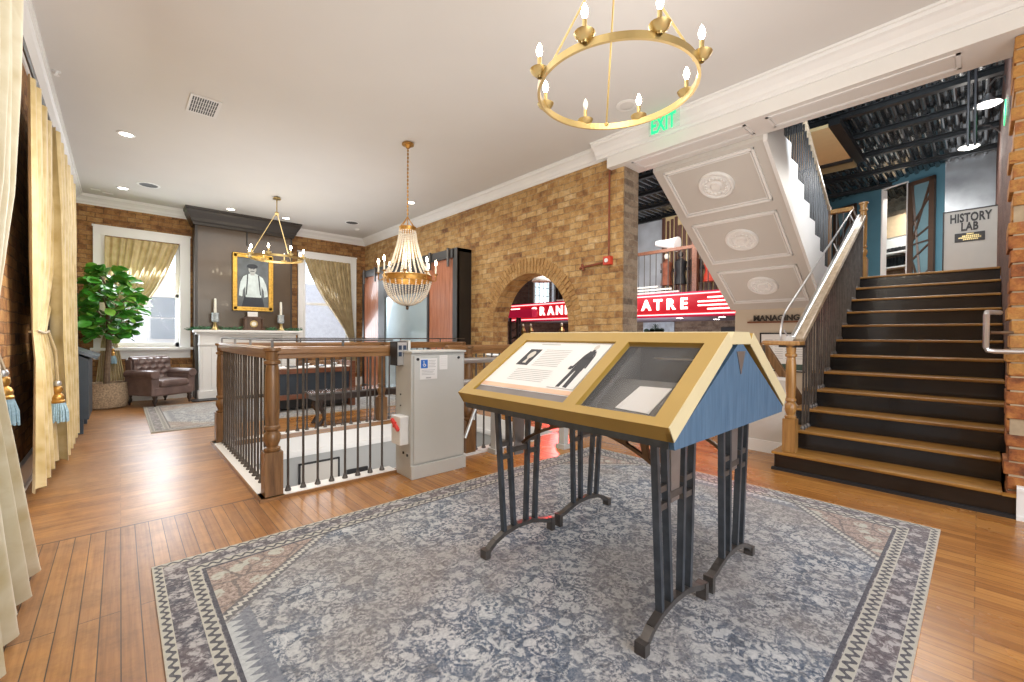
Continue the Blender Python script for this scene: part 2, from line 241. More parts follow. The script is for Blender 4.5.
ochre = [(.16, .07, .03), (.36, .18, .065), (.50, .285, .10), (.60, .375, .15), (.68, .47, .23), (.76, .62, .42)]
redbk = [(.10, .035, .018), (.34, .11, .03), (.50, .20, .05), (.58, .30, .08), (.42, .15, .05), (.36, .24, .16)]
greybk = [(.12, .09, .07), (.24, .17, .12), (.33, .25, .18), (.40, .32, .24), (.28, .19, .13)]
MT = dict(
    brick=brickm('ochre_brick', ochre, (.46, .34, .20), mott=.5),
    brick_red=brickm('orange_brick', redbk, (.33, .25, .18), rh=.5, bw=3, joint=0),
    brick_far=brickm('rust_brick', [(.10, .045, .02), (.27, .12, .04), (.42, .21, .07), (.50, .28, .10), (.52, .34, .16)], (.20, .12, .07)),
    brick_grey=brickm('weathered_brick', greybk, (.40, .34, .27)),
    brick_dark=brickm('dark_brick', [(.05, .025, .02), (.12, .055, .04), (.16, .08, .06), (.2, .12, .09)], (.14, .11, .1)),  # dark brown brick of the hall walls
    floor=floorm(),
    rug=rugm('slate_blue_rug', 1.91, 1.40), rug2=rugm('pale_grey_rug', 1.98, 1.27, .25),
    ceil=M('ceiling_paint', (.69, .68, .66), .9, var=.015, scale=1.5),
    white=M('white_trim_paint', (.84, .84, .83), .45, var=.02, scale=3),
    white_warm=M('warm_white_paint', (.81, .80, .775), .5, var=.02, scale=3),
    soffit=M('soffit_paint', (.60, .575, .54), .6, var=.02, scale=2),
    tan=M('tan_wall_paint', (.58, .50, .39), .7, var=.03, scale=2),
    greige=M('pale_grey_wall_paint', (.60, .57, .53), .6, var=.02, scale=2),
    taupe=M('taupe_lacquer', (.080, .054, .034), .24, var=.22, scale=1.6, coat=.2),
    taupe_dark=M('dark_taupe_trim', (.030, .023, .018), .35, var=.1),
    black=M('black_gloss_paint', (.012, .011, .011), .22, var=.4, scale=5, coat=.25, bump=.03),
    blackmat=M('black_matt', (.015, .015, .017), .5),
    iron=M('dark_iron', (.115, .105, .098), .38, .6, var=.2, scale=20),
    iron_blue=M('blued_steel', (.085, .10, .12), .34, .6, var=.25, scale=14),
    plate=M('brushed_steel_plate', (.32, .31, .31), .35, .8, var=.12, scale=9),
    bronze=M('aged_bronze', (.16, .10, .06), .4, .8, var=.2),
    gold=M('case_gold_paint', (.40, .25, .042), .42, .15, var=.05, scale=5),
    gold_pale=M('pale_gold_edge', (.66, .58, .36), .4, .1, var=.04, scale=5),
    brass=M('satin_brass', (.52, .39, .17), .32, .9, var=.1, scale=10),
    brass_old=M('antique_brass', (.50, .27, .07), .35, .85, var=.25, scale=18),
    blue=woodm('blue_painted_board', (.040, .095, .17), (.085, .165, .265), 'Z', .5, 1.6, 0),
    navy=M('navy_paint', (.03, .045, .065), .4),
    casegrey=M('case_lining_grey', (.115, .11, .10), .7, var=.05),
    paper=M('white_paper', (.83, .82, .80), .6, var=.01),
    peach=M('peach_print', (.80, .52, .36), .6), printgrey=M('print_grey', (.20, .175, .165), .5), ink=M('printed_ink', (.03, .03, .035), .6),
    textgrey=M('printed_text_grey', (.48, .48, .47), .7), skin=M('photo_pale', (.62, .58, .52), .6),
    newel=woodm('newel_oak', (.10, .048, .018), (.30, .155, .06), 'Z', .35, 1.3),
    newel_gold=woodm('golden_oak', (.24, .11, .03), (.48, .26, .08), 'Z', .3, 1.0),
    rail=woodm('rail_oak', (.16, .07, .025), (.38, .20, .08), 'X', .28, 1.0),
    rail_y=woodm('rail_oak_long', (.17, .085, .035), (.40, .25, .12), 'Y', .28, 1.0),
    rail_pale=woodm('worn_rail_wood', (.30, .22, .14), (.55, .45, .33), 'X', .35, 1.0),
    tread=woodm('worn_tread', (.17, .07, .012), (.42, .21, .04), 'Y', .4, 1.4, .1),
    silver=M('galvanised_tube', (.62, .63, .64), .3, .85, var=.08),
    cabgrey=M('cabinet_grey_enamel', (.57, .575, .55), .4, var=.02, scale=3),
    cabdark=M('cabinet_side_enamel', (.50, .505, .48), .45, var=.02),
    redplast=M('red_plastic', (.75, .06, .05), .35), white_plast=M('white_plastic', (.8, .8, .79), .4), blue_btn=M('dark_blue_button', (.03, .05, .09), .3), blue_sign=M('blue_label', (.03, .16, .55), .5),
    leather=M('mauve_brown_leather', (.155, .105, .095), .38, var=.25, scale=6, bump=.1),
    benchtop=M('polished_bench_top', (.16, .15, .15), .12, .1, var=.1, coat=.8), darkwood=M('espresso_wood', (.035, .022, .018), .3, var=.3, coat=.3),
    redwood=woodm('mahogany_frame', (.12, .04, .02), (.26, .10, .05), 'X', .35),
    rust=woodm('rust_stained_board', (.30, .10, .05), (.50, .20, .11), 'Z', .25, .8, .5),
    cabframe=M('charcoal_frame', (.016, .0145, .014), .35, var=.15),
    reflectglass=M('reflection_blue_glazing', (.50, .64, .72), .12, .35, var=.12, scale=1.2, coat=.4),  # pale blue stands for windows mirrored in the glass, put into the colour
    teal=M('dark_teal_glazing', (.05, .10, .14), .15, .2),
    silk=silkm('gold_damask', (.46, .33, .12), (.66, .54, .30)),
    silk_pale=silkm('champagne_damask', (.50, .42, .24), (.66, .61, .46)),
    silk_dim=silkm('shaded_gold_silk', (.30, .21, .09), (.50, .39, .21)),  # darker copy of the gold silk, its shade put into the colour
    tassel=M('pale_blue_fringe', (.28, .42, .50), .7, var=.2, scale=60, sheen=.3),
    leaf=M('glossy_leaf', (.075, .32, .04), .32, var=.55, scale=5, coat=.2),
    leaf2=M('young_leaf', (.20, .46, .06), .35, var=.3, scale=5, coat=.2),
    bark=M('grey_bark', (.17, .12, .08), .8, var=.3, scale=20, bump=.4),
    basket=M('woven_basket', (.36, .27, .18), .85, var=.4, scale=45, bump=.9), soil=M('soil', (.06, .04, .03), .95),
    garland=M('fir_green', (.03, .12, .05), .7, var=.5, scale=30), candlewax=M('ivory_wax', (.82, .79, .70), .4, var=.02),
    glass=glassm('clear_glass', alpha=.03), bluegl=M('pale_blue_cut_glass', (.50, .56, .60), .15, .2, var=.3, scale=30),
    crystal=M('crystal_bead', (.74, .68, .58), .10, .0, var=.1, coat=.6),
    bulb=emis('lit_bulb', (1, .86, .62), 40), bulb_off=M('unlit_bulb', (.85, .82, .75), .2), downl=emis('downlight_lens', (1, .95, .86), 14),
    barnl=emis('lamp_dish_glow', (1, .96, .90), 9),
    grille=M('grille_white', (.72, .71, .69), .5, var=.02), slot=M('grille_slot', (.06, .06, .06), .6),
    deck=M('black_steel_deck', (.028, .033, .038), .22, .1, var=.35, scale=3, coat=.6),
    beamblk=M('black_beam', (.014, .015, .016), .4, .2),
    tealwall=M('blue_teal_wall', (.08, .20, .265), .55, var=.08, scale=2), tealpan=M('blue_door_panel', (.15, .27, .32), .5, var=.1, scale=3),
    barnframe=M('brown_door_frame', (.075, .045, .03), .4), metalwall=M('galvanised_sheet', (.33, .35, .37), .32, .5, var=.25, scale=2.5),
    signcream=M('cream_sign_board', (.64, .60, .53), .5, var=.02), signdark=M('dark_sign_letters', (.035, .028, .022), .5),
    signred=emis('marquee_red', (.75, .008, .03), .42, (.35, .01, .02)), neon=emis('neon_tube_pink', (1, .28, .28), 3.2), neonw=emis('neon_letter_white', (1, .72, .68), 2.6),
    kiosk=emis('kiosk_red', (.6, .01, .07), .35, (.5, .01, .06)),
    green=emis('exit_green', (.02, .75, .25), 1.3, (.0, .4, .15)), greenplate=glassm('exit_acrylic', (.55, .95, .75), .16),
    lav=M('lavender_soffit', (.36, .33, .42), .6), pipe=M('rusty_pipe', (.26, .08, .04), .6, .3, var=.35), alarm=M('alarm_red', (.60, .06, .03), .4),
    photo_bg=M('portrait_grey', (.10, .115, .125), .5, var=.35, scale=4), photo_shirt=M('portrait_shirt', (.55, .63, .63), .6, var=.15), photo_face=M('portrait_face', (.38, .40, .39), .6, var=.12, scale=12),
    photo_dark=M('portrait_dark', (.025, .03, .04), .6), gilt=M('gilt_frame', (.56, .33, .06), .35, .6, var=.25, scale=25),
    siding=M('white_clapboard', (.85, .87, .9), .8), skyboard=M('dark_window', (.35, .4, .45), .3), asphalt=M('outdoor_ground', (.45, .45, .44), .9),
    upwall=M('pale_upper_wall', (.52, .56, .60), .5, .1, var=.2, scale=2), slat=woodm('dark_slats', (.05, .02, .015), (.16, .07, .05), 'Z', .5), tanpanel=M('tan_soffit_panel', (.60, .46, .24), .7, var=.03),
    olive=M('olive_panel', (.20, .17, .09), .6), mortar=M('tan_mortar', (.42, .33, .22), .9, var=.2, scale=12, bump=.4), sandstone=M('pale_stucco', (.66, .50, .32), .8, var=.1), picture_sky=M('picture_sky', (.5, .6, .68), .5, var=.2), picture_tree=M('picture_tree', (.05, .09, .07), .6),
    clock=woodm('clock_walnut', (.05, .025, .015), (.14, .07, .04), 'Z', .3), smoke=M('grey_post_paint', (.52, .52, .50), .5, var=.03),
    bandgrey=M('stair_well_wall', (.42, .43, .43), .7, var=.03, scale=2),
)
for k in ('bulb',): pass

# ------------------------------------------------------------------ mesh builder
class MB:
    def __init__(s): s.b = bmesh.new()
    def _add(s, vs, fs):
        v = [s.b.verts.new(p) for p in vs]
        for f in fs:
            try: s.b.faces.new([v[i] for i in f])
            except ValueError: pass
        return s
    def box(s, x0, x1, y0, y1, z0, z1):
        x0, x1 = min(x0, x1), max(x0, x1); y0, y1 = min(y0, y1), max(y0, y1); z0, z1 = min(z0, z1), max(z0, z1)
        return s._add([(x0, y0, z0), (x1, y0, z0), (x1, y1, z0), (x0, y1, z0), (x0, y0, z1), (x1, y0, z1), (x1, y1, z1), (x0, y1, z1)],
                      [(0, 3, 2, 1), (4, 5, 6, 7), (0, 1, 5, 4), (1, 2, 6, 5), (2, 3, 7, 6), (3, 0, 4, 7)])
    def hexa(s, pts):   # 8 corners: bottom ring of four, then top ring
        return s._add(pts, [(0, 3, 2, 1), (4, 5, 6, 7), (0, 1, 5, 4), (1, 2, 6, 5), (2, 3, 7, 6), (3, 0, 4, 7)])
    def bar(s, a, c, w, h=None, up=(0, 0, 1)):
        """rectangular bar from a to c, width w sideways, h along up"""
        a, c = V(a), V(c); h = h or w; d = (c - a).normalized(); u = V(up)
        if abs(d.dot(u)) > .98: u = V((1, 0, 0))
        sd = d.cross(u).normalized(); u = sd.cross(d).normalized()
        P = []
        for q in (a, c):
            for i, j in ((-1, -1), (1, -1), (1, 1), (-1, 1)): P.append(q + sd * (i * w / 2) + u * (j * h / 2))
        return s.hexa([tuple(p) for p in P])
    def tube(s, path, r, n=8, closed=False):
        path = [V(p) for p in path]; rings = []; N = len(path)
        prev = None
        for i, p in enumerate(path):
            if closed: d = path[(i + 1) % N] - path[i - 1]
            else: d = path[min(i + 1, N - 1)] - path[max(i - 1, 0)]
            if d.length < 1e-9: d = V((0, 0, 1))
            d.normalize()
            if prev is None:
                u = V((0, 0, 1)) if abs(d.z) < .9 else V((1, 0, 0))
            else: u = prev
            sd = d.cross(u).normalized(); u = sd.cross(d).normalized(); prev = u
            rr = r[i] if isinstance(r, (list, tuple)) else r
            rings.append([s.b.verts.new(p + (sd * math.cos(t) + u * math.sin(t)) * rr) for t in [2 * PI * k / n for k in range(n)]])
        for i in range(N if closed else N - 1):
            A, B = rings[i], rings[(i + 1) % N]
            for k in range(n): s.b.faces.new((A[k], A[(k + 1) % n], B[(k + 1) % n], B[k]))
        if not closed:
            s.b.faces.new(rings[0][::-1]); s.b.faces.new(rings[-1])
        return s
    def lathe(s, prof, c=(0, 0, 0), n=20, cap=True):
        cx, cy, cz = c; rings = []
        for r, z in prof:
            rings.append([s.b.verts.new((cx + r * math.cos(2 * PI * k / n), cy + r * math.sin(2 * PI * k / n), cz + z)) for k in range(n)])
        for A, B in zip(rings, rings[1:]):
            for k in range(n): s.b.faces.new((A[k], A[(k + 1) % n], B[(k + 1) % n], B[k]))
        if cap:
            s.b.faces.new(rings[0][::-1]); s.b.faces.new(rings[-1])
        return s
    def prism(s, poly, axis, a, c):
        """extrude a 2D polygon along axis from a to c. poly coords are the other two axes in XYZ order"""
        def P(u, v, t):
            return {'X': (t, u, v), 'Y': (u, t, v), 'Z': (u, v, t)}[axis]
        A = [s.b.verts.new(P(u, v, a)) for u, v in poly]; B = [s.b.verts.new(P(u, v, c)) for u, v in poly]
        n = len(poly); f1 = s.b.faces.new(A); f2 = s.b.faces.new(B[::-1])
        for i in range(n): s.b.faces.new((A[i], B[i], B[(i + 1) % n], A[(i + 1) % n]))
        if n > 4:
            s.b.normal_update(); bmesh.ops.triangulate(s.b, faces=[f1, f2])
        return s
    def quad(s, *p): return s._add(p, [tuple(range(len(p)))])
    def sphere(s, c, r, n=8, sz=1.0):
        prof = [(r * math.sin(PI * i / n), -r * sz * math.cos(PI * i / n)) for i in range(n + 1)]
        prof[0] = (r * .02, -r * sz); prof[-1] = (r * .02, r * sz)
        return s.lathe(prof, c, max(6, n + 2))
    def torus(s, c, R, rx, rz, n=64, m=4):
        cx, cy, cz = c; rings = []
        for k in range(n):
            t = 2 * PI * k / n; rings.append([])
            for j in range(m):
                a = 2 * PI * (j + .5) / m
                rr = R + rx * math.cos(a) * (1.414 if m == 4 else 1); zz = rz * math.sin(a) * (1.414 if m == 4 else 1)
                rings[-1].append(s.b.verts.new((cx + rr * math.cos(t), cy + rr * math.sin(t), cz + zz)))
        for k in range(n):
            A, B = rings[k], rings[(k + 1) % n]
            for j in range(m): s.b.faces.new((A[j], A[(j + 1) % m], B[(j + 1) % m], B[j]))
        return s
    def xf(s, mat):
        bmesh.ops.transform(s.b, matrix=mat, verts=s.b.verts); return s
    def build(s, name, mat, parent=None, smooth=False, bevel=0, off=None):
        bmesh.ops.recalc_face_normals(s.b, faces=s.b.faces)
        if off is None:
            if parent is not None:
                off = V((0, 0, 0)); q = parent
                while q is not None: off = off + q.location; q = q.parent
            else:
                vs = s.b.verts; xs = [v.co.x for v in vs]; ys = [v.co.y for v in vs]; zs = [v.co.z for v in vs]
                off = V(((min(xs) + max(xs)) / 2, (min(ys) + max(ys)) / 2, min(zs)))
        bmesh.ops.translate(s.b, vec=-V(off), verts=s.b.verts)
        me = bpy.data.meshes.new(name); s.b.to_mesh(me); s.b.free()
        me.materials.append(MT[mat] if isinstance(mat, str) else mat)
        if smooth:
            for p in me.polygons: p.use_smooth = True
            try: me.set_sharp_from_angle(angle=math.radians(40))
            except Exception: pass
        o = bpy.data.objects.new(name, me); COL.objects.link(o)
        if parent is not None: o.parent = parent
        else: o.location = off
        if bevel:
            md = o.modifiers.new('bevel', 'BEVEL'); md.width = bevel; md.segments = 2; md.limit_method = 'ANGLE'
        return o

def tag(o, label, cat, group=None, kind=None):
    if label: o['label'] = label
    if cat: o['category'] = cat
    if group: o['group'] = group
    if kind: o['kind'] = kind
    return o

def thing(name, label, cat, loc=(0, 0, 0), group=None):
    o = bpy.data.objects.new(name, None); COL.objects.link(o); o.location = loc; o.empty_display_size = .1
    return tag(o, label, cat, group)

def struct(name, mb, mat, parent=None, **k):
    o = mb.build(name, mat, parent, **k)
    if parent is None: o['kind'] = 'structure'
    return o

def dup(root, loc=None, rotz=None, label=None, par=None, group=None):
    c = root.copy(); COL.objects.link(c); c.parent = par
    if loc is not None: c.location = loc
    if rotz is not None: c.rotation_euler = (0, 0, rotz)
    if label: c['label'] = label
    if group: c['group'] = group
    for ch in list(root.children): dup(ch, par=c)
    return c

def text_mesh(mb, body, size, org, right, up, depth=.004, bold=0.0, align='CENTER', spacing=1.0, xs=1.0):
    cu = bpy.data.curves.new('txt', 'FONT'); cu.body = body; cu.size = size; cu.extrude = depth; cu.offset = bold
    cu.align_x = align; cu.align_y = 'CENTER'; cu.space_character = spacing; cu.resolution_u = 3
    o = bpy.data.objects.new('txt', cu); COL.objects.link(o)
    me = bpy.data.meshes.new_from_object(o.evaluated_get(bpy.context.evaluated_depsgraph_get()))
    r, u = V(right).normalized(), V(up).normalized(); n = r.cross(u)
    base = len(mb.b.verts)
    vs = [mb.b.verts.new(V(org) + r * (v.co.x * xs) + u * v.co.y + n * v.co.z) for v in me.vertices]
    for p in me.polygons:
        try: mb.b.faces.new([vs[i] for i in p.vertices])
        except ValueError: pass
    bpy.data.objects.remove(o); bpy.data.curves.remove(cu); bpy.data.meshes.remove(me)
    return mb

def area(name, loc, size, power, col=(1, .96, .9), target=None, sy=None, spread=None):
    l = bpy.data.lights.new(name, 'AREA'); l.energy = power; l.color = col; l.shape = 'RECTANGLE'; l.size = size; l.size_y = sy or size
    if spread: l.spread = spread
    o = bpy.data.objects.new(name, l); COL.objects.link(o); o.location = loc
    d = V(target) - V(loc) if target else V((0, 0, -1))
    o.rotation_euler = d.to_track_quat('-Z', 'Y').to_euler(); return o
def point(name, loc, power, col=(1, .85, .65), r=.04):
    l = bpy.data.lights.new(name, 'POINT'); l.energy = power; l.color = col; l.shadow_soft_size = r
    o = bpy.data.objects.new(name, l); COL.objects.link(o); o.location = loc; return o

# ------------------------------------------------------------------ dimensions
XL, XR, XR2, YF = -.60, 4.62, 4.95, 10.63     # left wall, brick wall faces, far wall
HC, HH, ZL = 3.69, 4.62, 2.12                 # ceiling, hall deck, upper landing
WX0, WX1, WY0, WY1 = .86, 4.25, 3.72, 5.80    # stair well

# ------------------------------------------------------------------ setting
m = MB()
for a in ((XL, WX0, -3, YF), (WX1, 14.7, -3, YF), (WX0, WX1, -3, WY0), (WX0, WX1, WY1, YF)):
    m.box(a[0], a[1], a[2], a[3], -.14, 0)
struct('floor', m, 'floor')
m = MB().box(WX0 - .3, WX1 + .3, WY0 - .3, WY1 + .3, -3.0, -2.9); struct('floor', m, 'greige')
# well lining: white fascia, moulding and grey wall under it
m = MB().box(WX0 - .05, WX0, WY0, WY1, -2.9, -.14).box(WX1, WX1 + .05, WY0, WY1, -2.9, -.14)
m.box(WX0, WX1, WY0 - .05, WY0, -2.9, -.14).box(WX0, WX1, WY1, WY1 + .05, -2.9, -.14)
struct('wall_stairwell', m, 'bandgrey')
m = MB()
for z0, z1, d in ((-.21, -.002, .018), (-.26, -.21, .034), (-.285, -.26, .022)):
    m.box(WX0, WX0 + d, WY0, WY1, z0, z1).box(WX1 - d, WX1, WY0, WY1, z0, z1).box(WX0, WX1, WY0, WY0 + d, z0, z1).box(WX0, WX1, WY1 - d, WY1, z0, z1)
struct('trim_1', m, 'white')

struct('ceiling', MB().box(XL, XR2 - .3, -3, YF + .2, HC, HC + .25), 'ceil')
struct('wall_left', MB().box(XL - .3, XL, -3, YF + .3, -.1, HC + .2), 'brick_far')
# far wall with two window openings
m = MB(); w1 = (-.20, .87, 1.0, 3.02); w2 = (3.17, 4.23, .95, 3.04)
xs = [XL - .3, w1[0], w1[1], w2[0], w2[1], XR2]
m.box(xs[0], xs[1], YF, YF + .3, -.1, HC + .2).box(xs[2], xs[3], YF, YF + .3, -.1, HC + .2).box(xs[4], xs[5], YF, YF + .3, -.1, HC + .2)
for w in (w1, w2): m.box(w[0], w[1], YF, YF + .3, -.1, w[2]).box(w[0], w[1], YF, YF + .3, w[3], HC + .2)
struct('wall_far', m, 'brick_far')
# right brick wall with arch opening
yc, R, sp_ = 4.70, .82, 1.40
m = MB().box(XR, XR2, 3.01, yc - R, -.1, HH).box(XR, XR2, yc + R, YF, -.1, HH)
arc = [(yc - R * math.cos(PI * i / 32), sp_ + R * math.sin(PI * i / 32)) for i in range(33)]
for (ya, za), (yb, zb) in zip(arc, arc[1:]):
    m.hexa([(XR, ya, za), (XR2, ya, za), (XR2, yb, zb), (XR, yb, zb), (XR, ya, HH), (XR2, ya, HH), (XR2, yb, HH), (XR, yb, HH)])
wr = struct('wall_right', m, 'brick')
m = MB()
for r0, r1, cnt in ((R + .005, R + .115, 40), (R + .12, R + .235, 44)):
    for i in range(cnt):
        t0 = PI * i / cnt + .012; t1 = PI * (i + 1) / cnt - .012
        P = [(yc - r * math.cos(t), sp_ + r * math.sin(t)) for r, t in ((r0, t0), (r1, t0), (r1, t1), (r0, t1))]
        dd = random.uniform(.006, .016)
        m.prism(P, 'X', XR - dd, XR + .05)
m.build('arch_bricks', brickm('arch_brick', ochre[1:], (.40, .27, .13), 5, 5, joint=0), wr, off=wr.location)
# weathered end face of the brick wall and the pier beside the stairs
struct('wall_pier', MB().box(XR + .012, XR2 - .004, 3.0, 3.02, -.1, HH), 'brick_grey')
m = MB()
random.seed(3)
for k in range(34):     # coursed, slightly uneven bricks up the pier beside the stairs
    z = .0 + k * .0995
    if z > 3.33: break
    e = random.uniform(-.014, .014); y = -.138 + e; first = True
    while y > -3:
        l_ = random.choice((.21, .22, .105)); f = random.uniform(-.008, .014); dz = random.uniform(-.004, .003)
        m.box(XR + f, XR2 - (0 if first else .02), y - l_ + random.uniform(.006, .014), y, z, min(z + .088 + dz, 3.37)); y -= l_; first = False
pr_ = struct('wall_pier_right', m, 'brick_red', bevel=.006)
MB().box(XR + .012, XR2 - .01, -3, -.152, -.1, 3.37).build('mortar', 'mortar', pr_)
# big white beam over the opening
beam = struct('trim_2', MB().box(4.52, XR2 + .0, -3, 3.19, 3.375, HC + .05).box(4.7, XR2, -3, 3.01, HC, HH), 'white_warm')
def frame_xy(m, x0, x1, y0, y1, z, d=.007, w=.024):
    for (a, c, e, f) in ((x0, x1, y0, y0 + w), (x0, x1, y1 - w, y1), (x0, x0 + w, y0, y1), (x1 - w, x1, y0, y1)): m.box(a, c, e, f, z - d, z + .002)
    w2_ = w * .35
    x0 += w * 1.3; x1 -= w * 1.3; y0 += w * 1.3; y1 -= w * 1.3
    for (a, c, e, f) in ((x0, x1, y0, y0 + w2_), (x0, x1, y1 - w2_, y1), (x0, x0 + w2_, y0, y1), (x1 - w2_, x1, y0, y1)): m.box(a, c, e, f, z - d * .6, z + .002)
m = MB(); frame_xy(m, 4.59, 4.86, 1.60, 2.88, 3.375); frame_xy(m, 4.59, 4.86, .12, 1.42, 3.375); frame_xy(m, 4.59, 4.86, -2.2, -.5, 3.375)
m.build('panel_moulding', 'white', beam)
# crown mouldings
def crown(o, out):  # profile as (distance from wall, z)
    return [(0, 3.525), (.014, 3.525), (.018, 3.55), (.035, 3.565), (.05, 3.60), (.085, 3.635), (.105, 3.645), (.11, 3.67), (.125, 3.672), (.128, HC + .01), (0, HC + .01)]
prof = crown(0, 0)
struct('trim_3', MB().prism([(XL + d, z) for d, z in prof], 'Y', -3, YF), 'white', smooth=False)
struct('trim_4', MB().prism([(YF - d, z) for d, z in prof], 'X', XL, 1.1).prism([(YF - d, z) for d, z in prof], 'X', 2.8, XR), 'white')
struct('trim_5', MB().prism([(XR - d, z) for d, z in prof], 'Y', 3.19, YF), 'white')
struct('trim_6', MB().prism([(4.52 - d * 1.25, HC - (HC - z) * 1.1) for d, z in prof], 'Y', -3, 3.34), 'white')
# baseboards
struct('baseboard_left', MB().box(XL, XL + .03, -3, 4.6, 0, .2).box(XL, XL + .03, 4.6, YF, 0, .2).box(XL, XL + .045, -3, YF, 0, .03), 'white')
struct('baseboard_far', MB().box(XL, 1.1, YF - .03, YF, 0, .2).box(2.8, XR, YF - .03, YF, 0, .2), 'white')
struct('baseboard_right', MB().box(XR - .03, XR, 3.01, 3.86, 0, .2).box(XR - .03, XR, 5.54, YF, 0, .2).box(XR - .03, XR2, 2.97, 3.01, 0, .2), 'white')
struct('baseboard_pier', MB().box(XR - .035, XR, -3, -.188, 0, .235).box(XR - .045, XR, -3, -.188, 0, .03).box(XR - .045, XR, -3, -.188, .2, .22), 'white')

# chimney breast
cb = struct('wall_chimney', MB().box(1.10, 2.80, 10.3, YF, 0, HC), 'taupe')
MB().box(1.07, 1.10, 10.28, YF, 0, 3.4).box(1.07, 1.115, 10.27, 10.3, 0, 3.4).box(2.78, 2.81, 10.285, YF, 0, 3.4).build('corner_trim', 'taupe_dark', cb)
cp = [(0, 3.38), (.03, 3.38), (.035, 3.42), (.06, 3.45), (.075, 3.50), (.115, 3.57), (.13, 3.60), (.14, 3.64), (.155, 3.65), (.16, HC), (0, HC)]
m = MB()
ringpts = []
for d, z in cp:
    ringpts.append([m.b.verts.new(p) for p in ((1.07 - d, YF, z), (1.07 - d, 10.27 - d, z), (2.81 + d, 10.27 - d, z), (2.81 + d, YF, z))])
for A, B in zip(ringpts, ringpts[1:]):
    for k in range(3): m.b.faces.new((A[k], A[k + 1], B[k + 1], B[k]))
m.build('cornice', 'taupe_dark', cb)

# windows of the far wall
def window(name, w, cx0, cx1, ctop, sill_z):
    x0, x1, z0, z1 = w
    m = MB().box(cx0, x0, YF - .035, YF, sill_z, ctop).box(x1, cx1, YF - .035, YF, sill_z, ctop).box(cx0, cx1, YF - .04, YF, z1, ctop)
    m.box(cx0 - .015, cx1 + .015, YF - .05, YF, ctop - .03, ctop)
    for (a, c) in ((cx0, cx0 + .02), (x0 - .03, x0), (x1, x1 + .03), (cx1 - .02, cx1)): m.box(a, c, YF - .047, YF, sill_z, ctop)
    o = struct(name, m, 'white')
    MB().box(cx0 - .04, cx1 + .04, YF - .14, YF + .1, sill_z - .0, sill_z + .05).box(cx0, cx1, YF - .04, YF, sill_z - .16, sill_z).build('sill', 'white', o)
    yy = YF + .12; zm = (z0 + z1) / 2
    m = MB()
    for (a, c, e, f) in ((x0, x0 + .06, z0, z1), (x1 - .06, x1, z0, z1), (x0, x1, z0, z0 + .09), (x0, x1, z1 - .06, z1), (x0, x1, zm - .03, zm + .03)): m.box(a, c, yy, yy + .05, e, f)
    m.box(x0 - .01, x0 + .004, YF, YF + .3, z0, z1).box(x1 - .004, x1 + .01, YF, YF + .3, z0, z1)
    m.build('sash', 'white', o)
    MB().box(x0 + .05, x1 - .05, yy + .02, yy + .026, z0 + .05, z1 - .05).build('pane', 'glass', o)
    return o
window('window_1', w1, -.35, 1.03, 3.19, .95)
window('window_2', w2, 3.02, 4.38, 3.20, .90)

# hall beyond: steel deck ceiling, beams, walls
m = MB(); N = 900
y0h, y1h = -3.0, 11.6
row = []
for i in range(N + 1):
    y = y0h + (y1h - y0h) * i / N; z = HH - .02 + .028 * math.tanh(2.2 * math.sin(2 * PI * y / .155))
    row.append((m.b.verts.new((XR2, y, z)), m.b.verts.new((14.7, y, z))))
for a, c in zip(row, row[1:]): m.b.faces.new((a[0], a[1], c[1], c[0]))
struct('ceiling', m, 'deck', smooth=False)
for x in (5.35, 6.1, 7.0, 7.9, 8.85, 9.85, 10.95, 12.1):
    struct('trim_7', MB().box(x - .07, x + .07, -3, 11.5, HH - .06, HH - .05).box(x - .012, x + .012, -3, 11.5, HH - .12, HH - .05).box(x - .045, x + .045, -3, 11.5, HH - .13, HH - .12), 'beamblk')
struct('trim_8', MB().box(7.62, 9.2, 1.52, 2.3, HH - .29, HH - .24), 'tanpanel')
struct('trim_9', MB().box(7.60, 9.55, 1.38, 1.52, HH - .29, HH - .2).box(9.2, 9.26, 1.5, 2.4, HH - .34, HH - .2), 'beamblk')
struct('trim_10', MB().box(9.26, 9.62, 1.5, 2.2, HH - .33, HH - .28), 'olive')
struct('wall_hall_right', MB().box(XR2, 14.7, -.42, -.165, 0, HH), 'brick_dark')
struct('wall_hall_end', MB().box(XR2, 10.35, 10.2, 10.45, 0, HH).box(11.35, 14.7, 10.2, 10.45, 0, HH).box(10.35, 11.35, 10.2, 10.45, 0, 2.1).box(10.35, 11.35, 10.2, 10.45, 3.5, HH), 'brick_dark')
w3 = struct('window_3', MB().box(10.3, 10.36, 10.17, 10.3, 2.05, 3.55).box(11.34, 11.4, 10.17, 10.3, 2.05, 3.55).box(10.3, 11.4, 10.17, 10.3, 2.05, 2.1).box(10.3, 11.4, 10.17, 10.3, 3.5, 3.55), 'white')
m = MB()
for i in range(1, 4): m.box(10.35 + i * .25 - .008, 10.35 + i * .25 + .008, 10.25, 10.27, 2.1, 3.5)
for i in range(1, 5): m.box(10.35, 11.35, 10.25, 10.27, 2.1 + i * .28 - .008, 2.1 + i * .28 + .008)
m.build('muntins', 'grille', w3)
MB().box(10.35, 11.35, 10.275, 10.28, 2.1, 3.5).build('pane', 'glass', w3)
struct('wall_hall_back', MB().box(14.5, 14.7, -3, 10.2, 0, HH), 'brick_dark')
# upper landing slab and mezzanine
struct('floor', MB().prism([(7.80, -.165), (14.5, -.165), (14.5, 10.2), (9.05, 10.2), (9.05, 2.82), (7.80, 2.82)], 'Z', ZL - .1, ZL), 'floor')
struct('ceiling', MB().prism([(7.80, -.165), (14.5, -.165), (14.5, 10.2), (9.05, 10.2), (9.05, 2.82), (7.80, 2.82)], 'Z', ZL - .38, ZL - .1), 'lav')
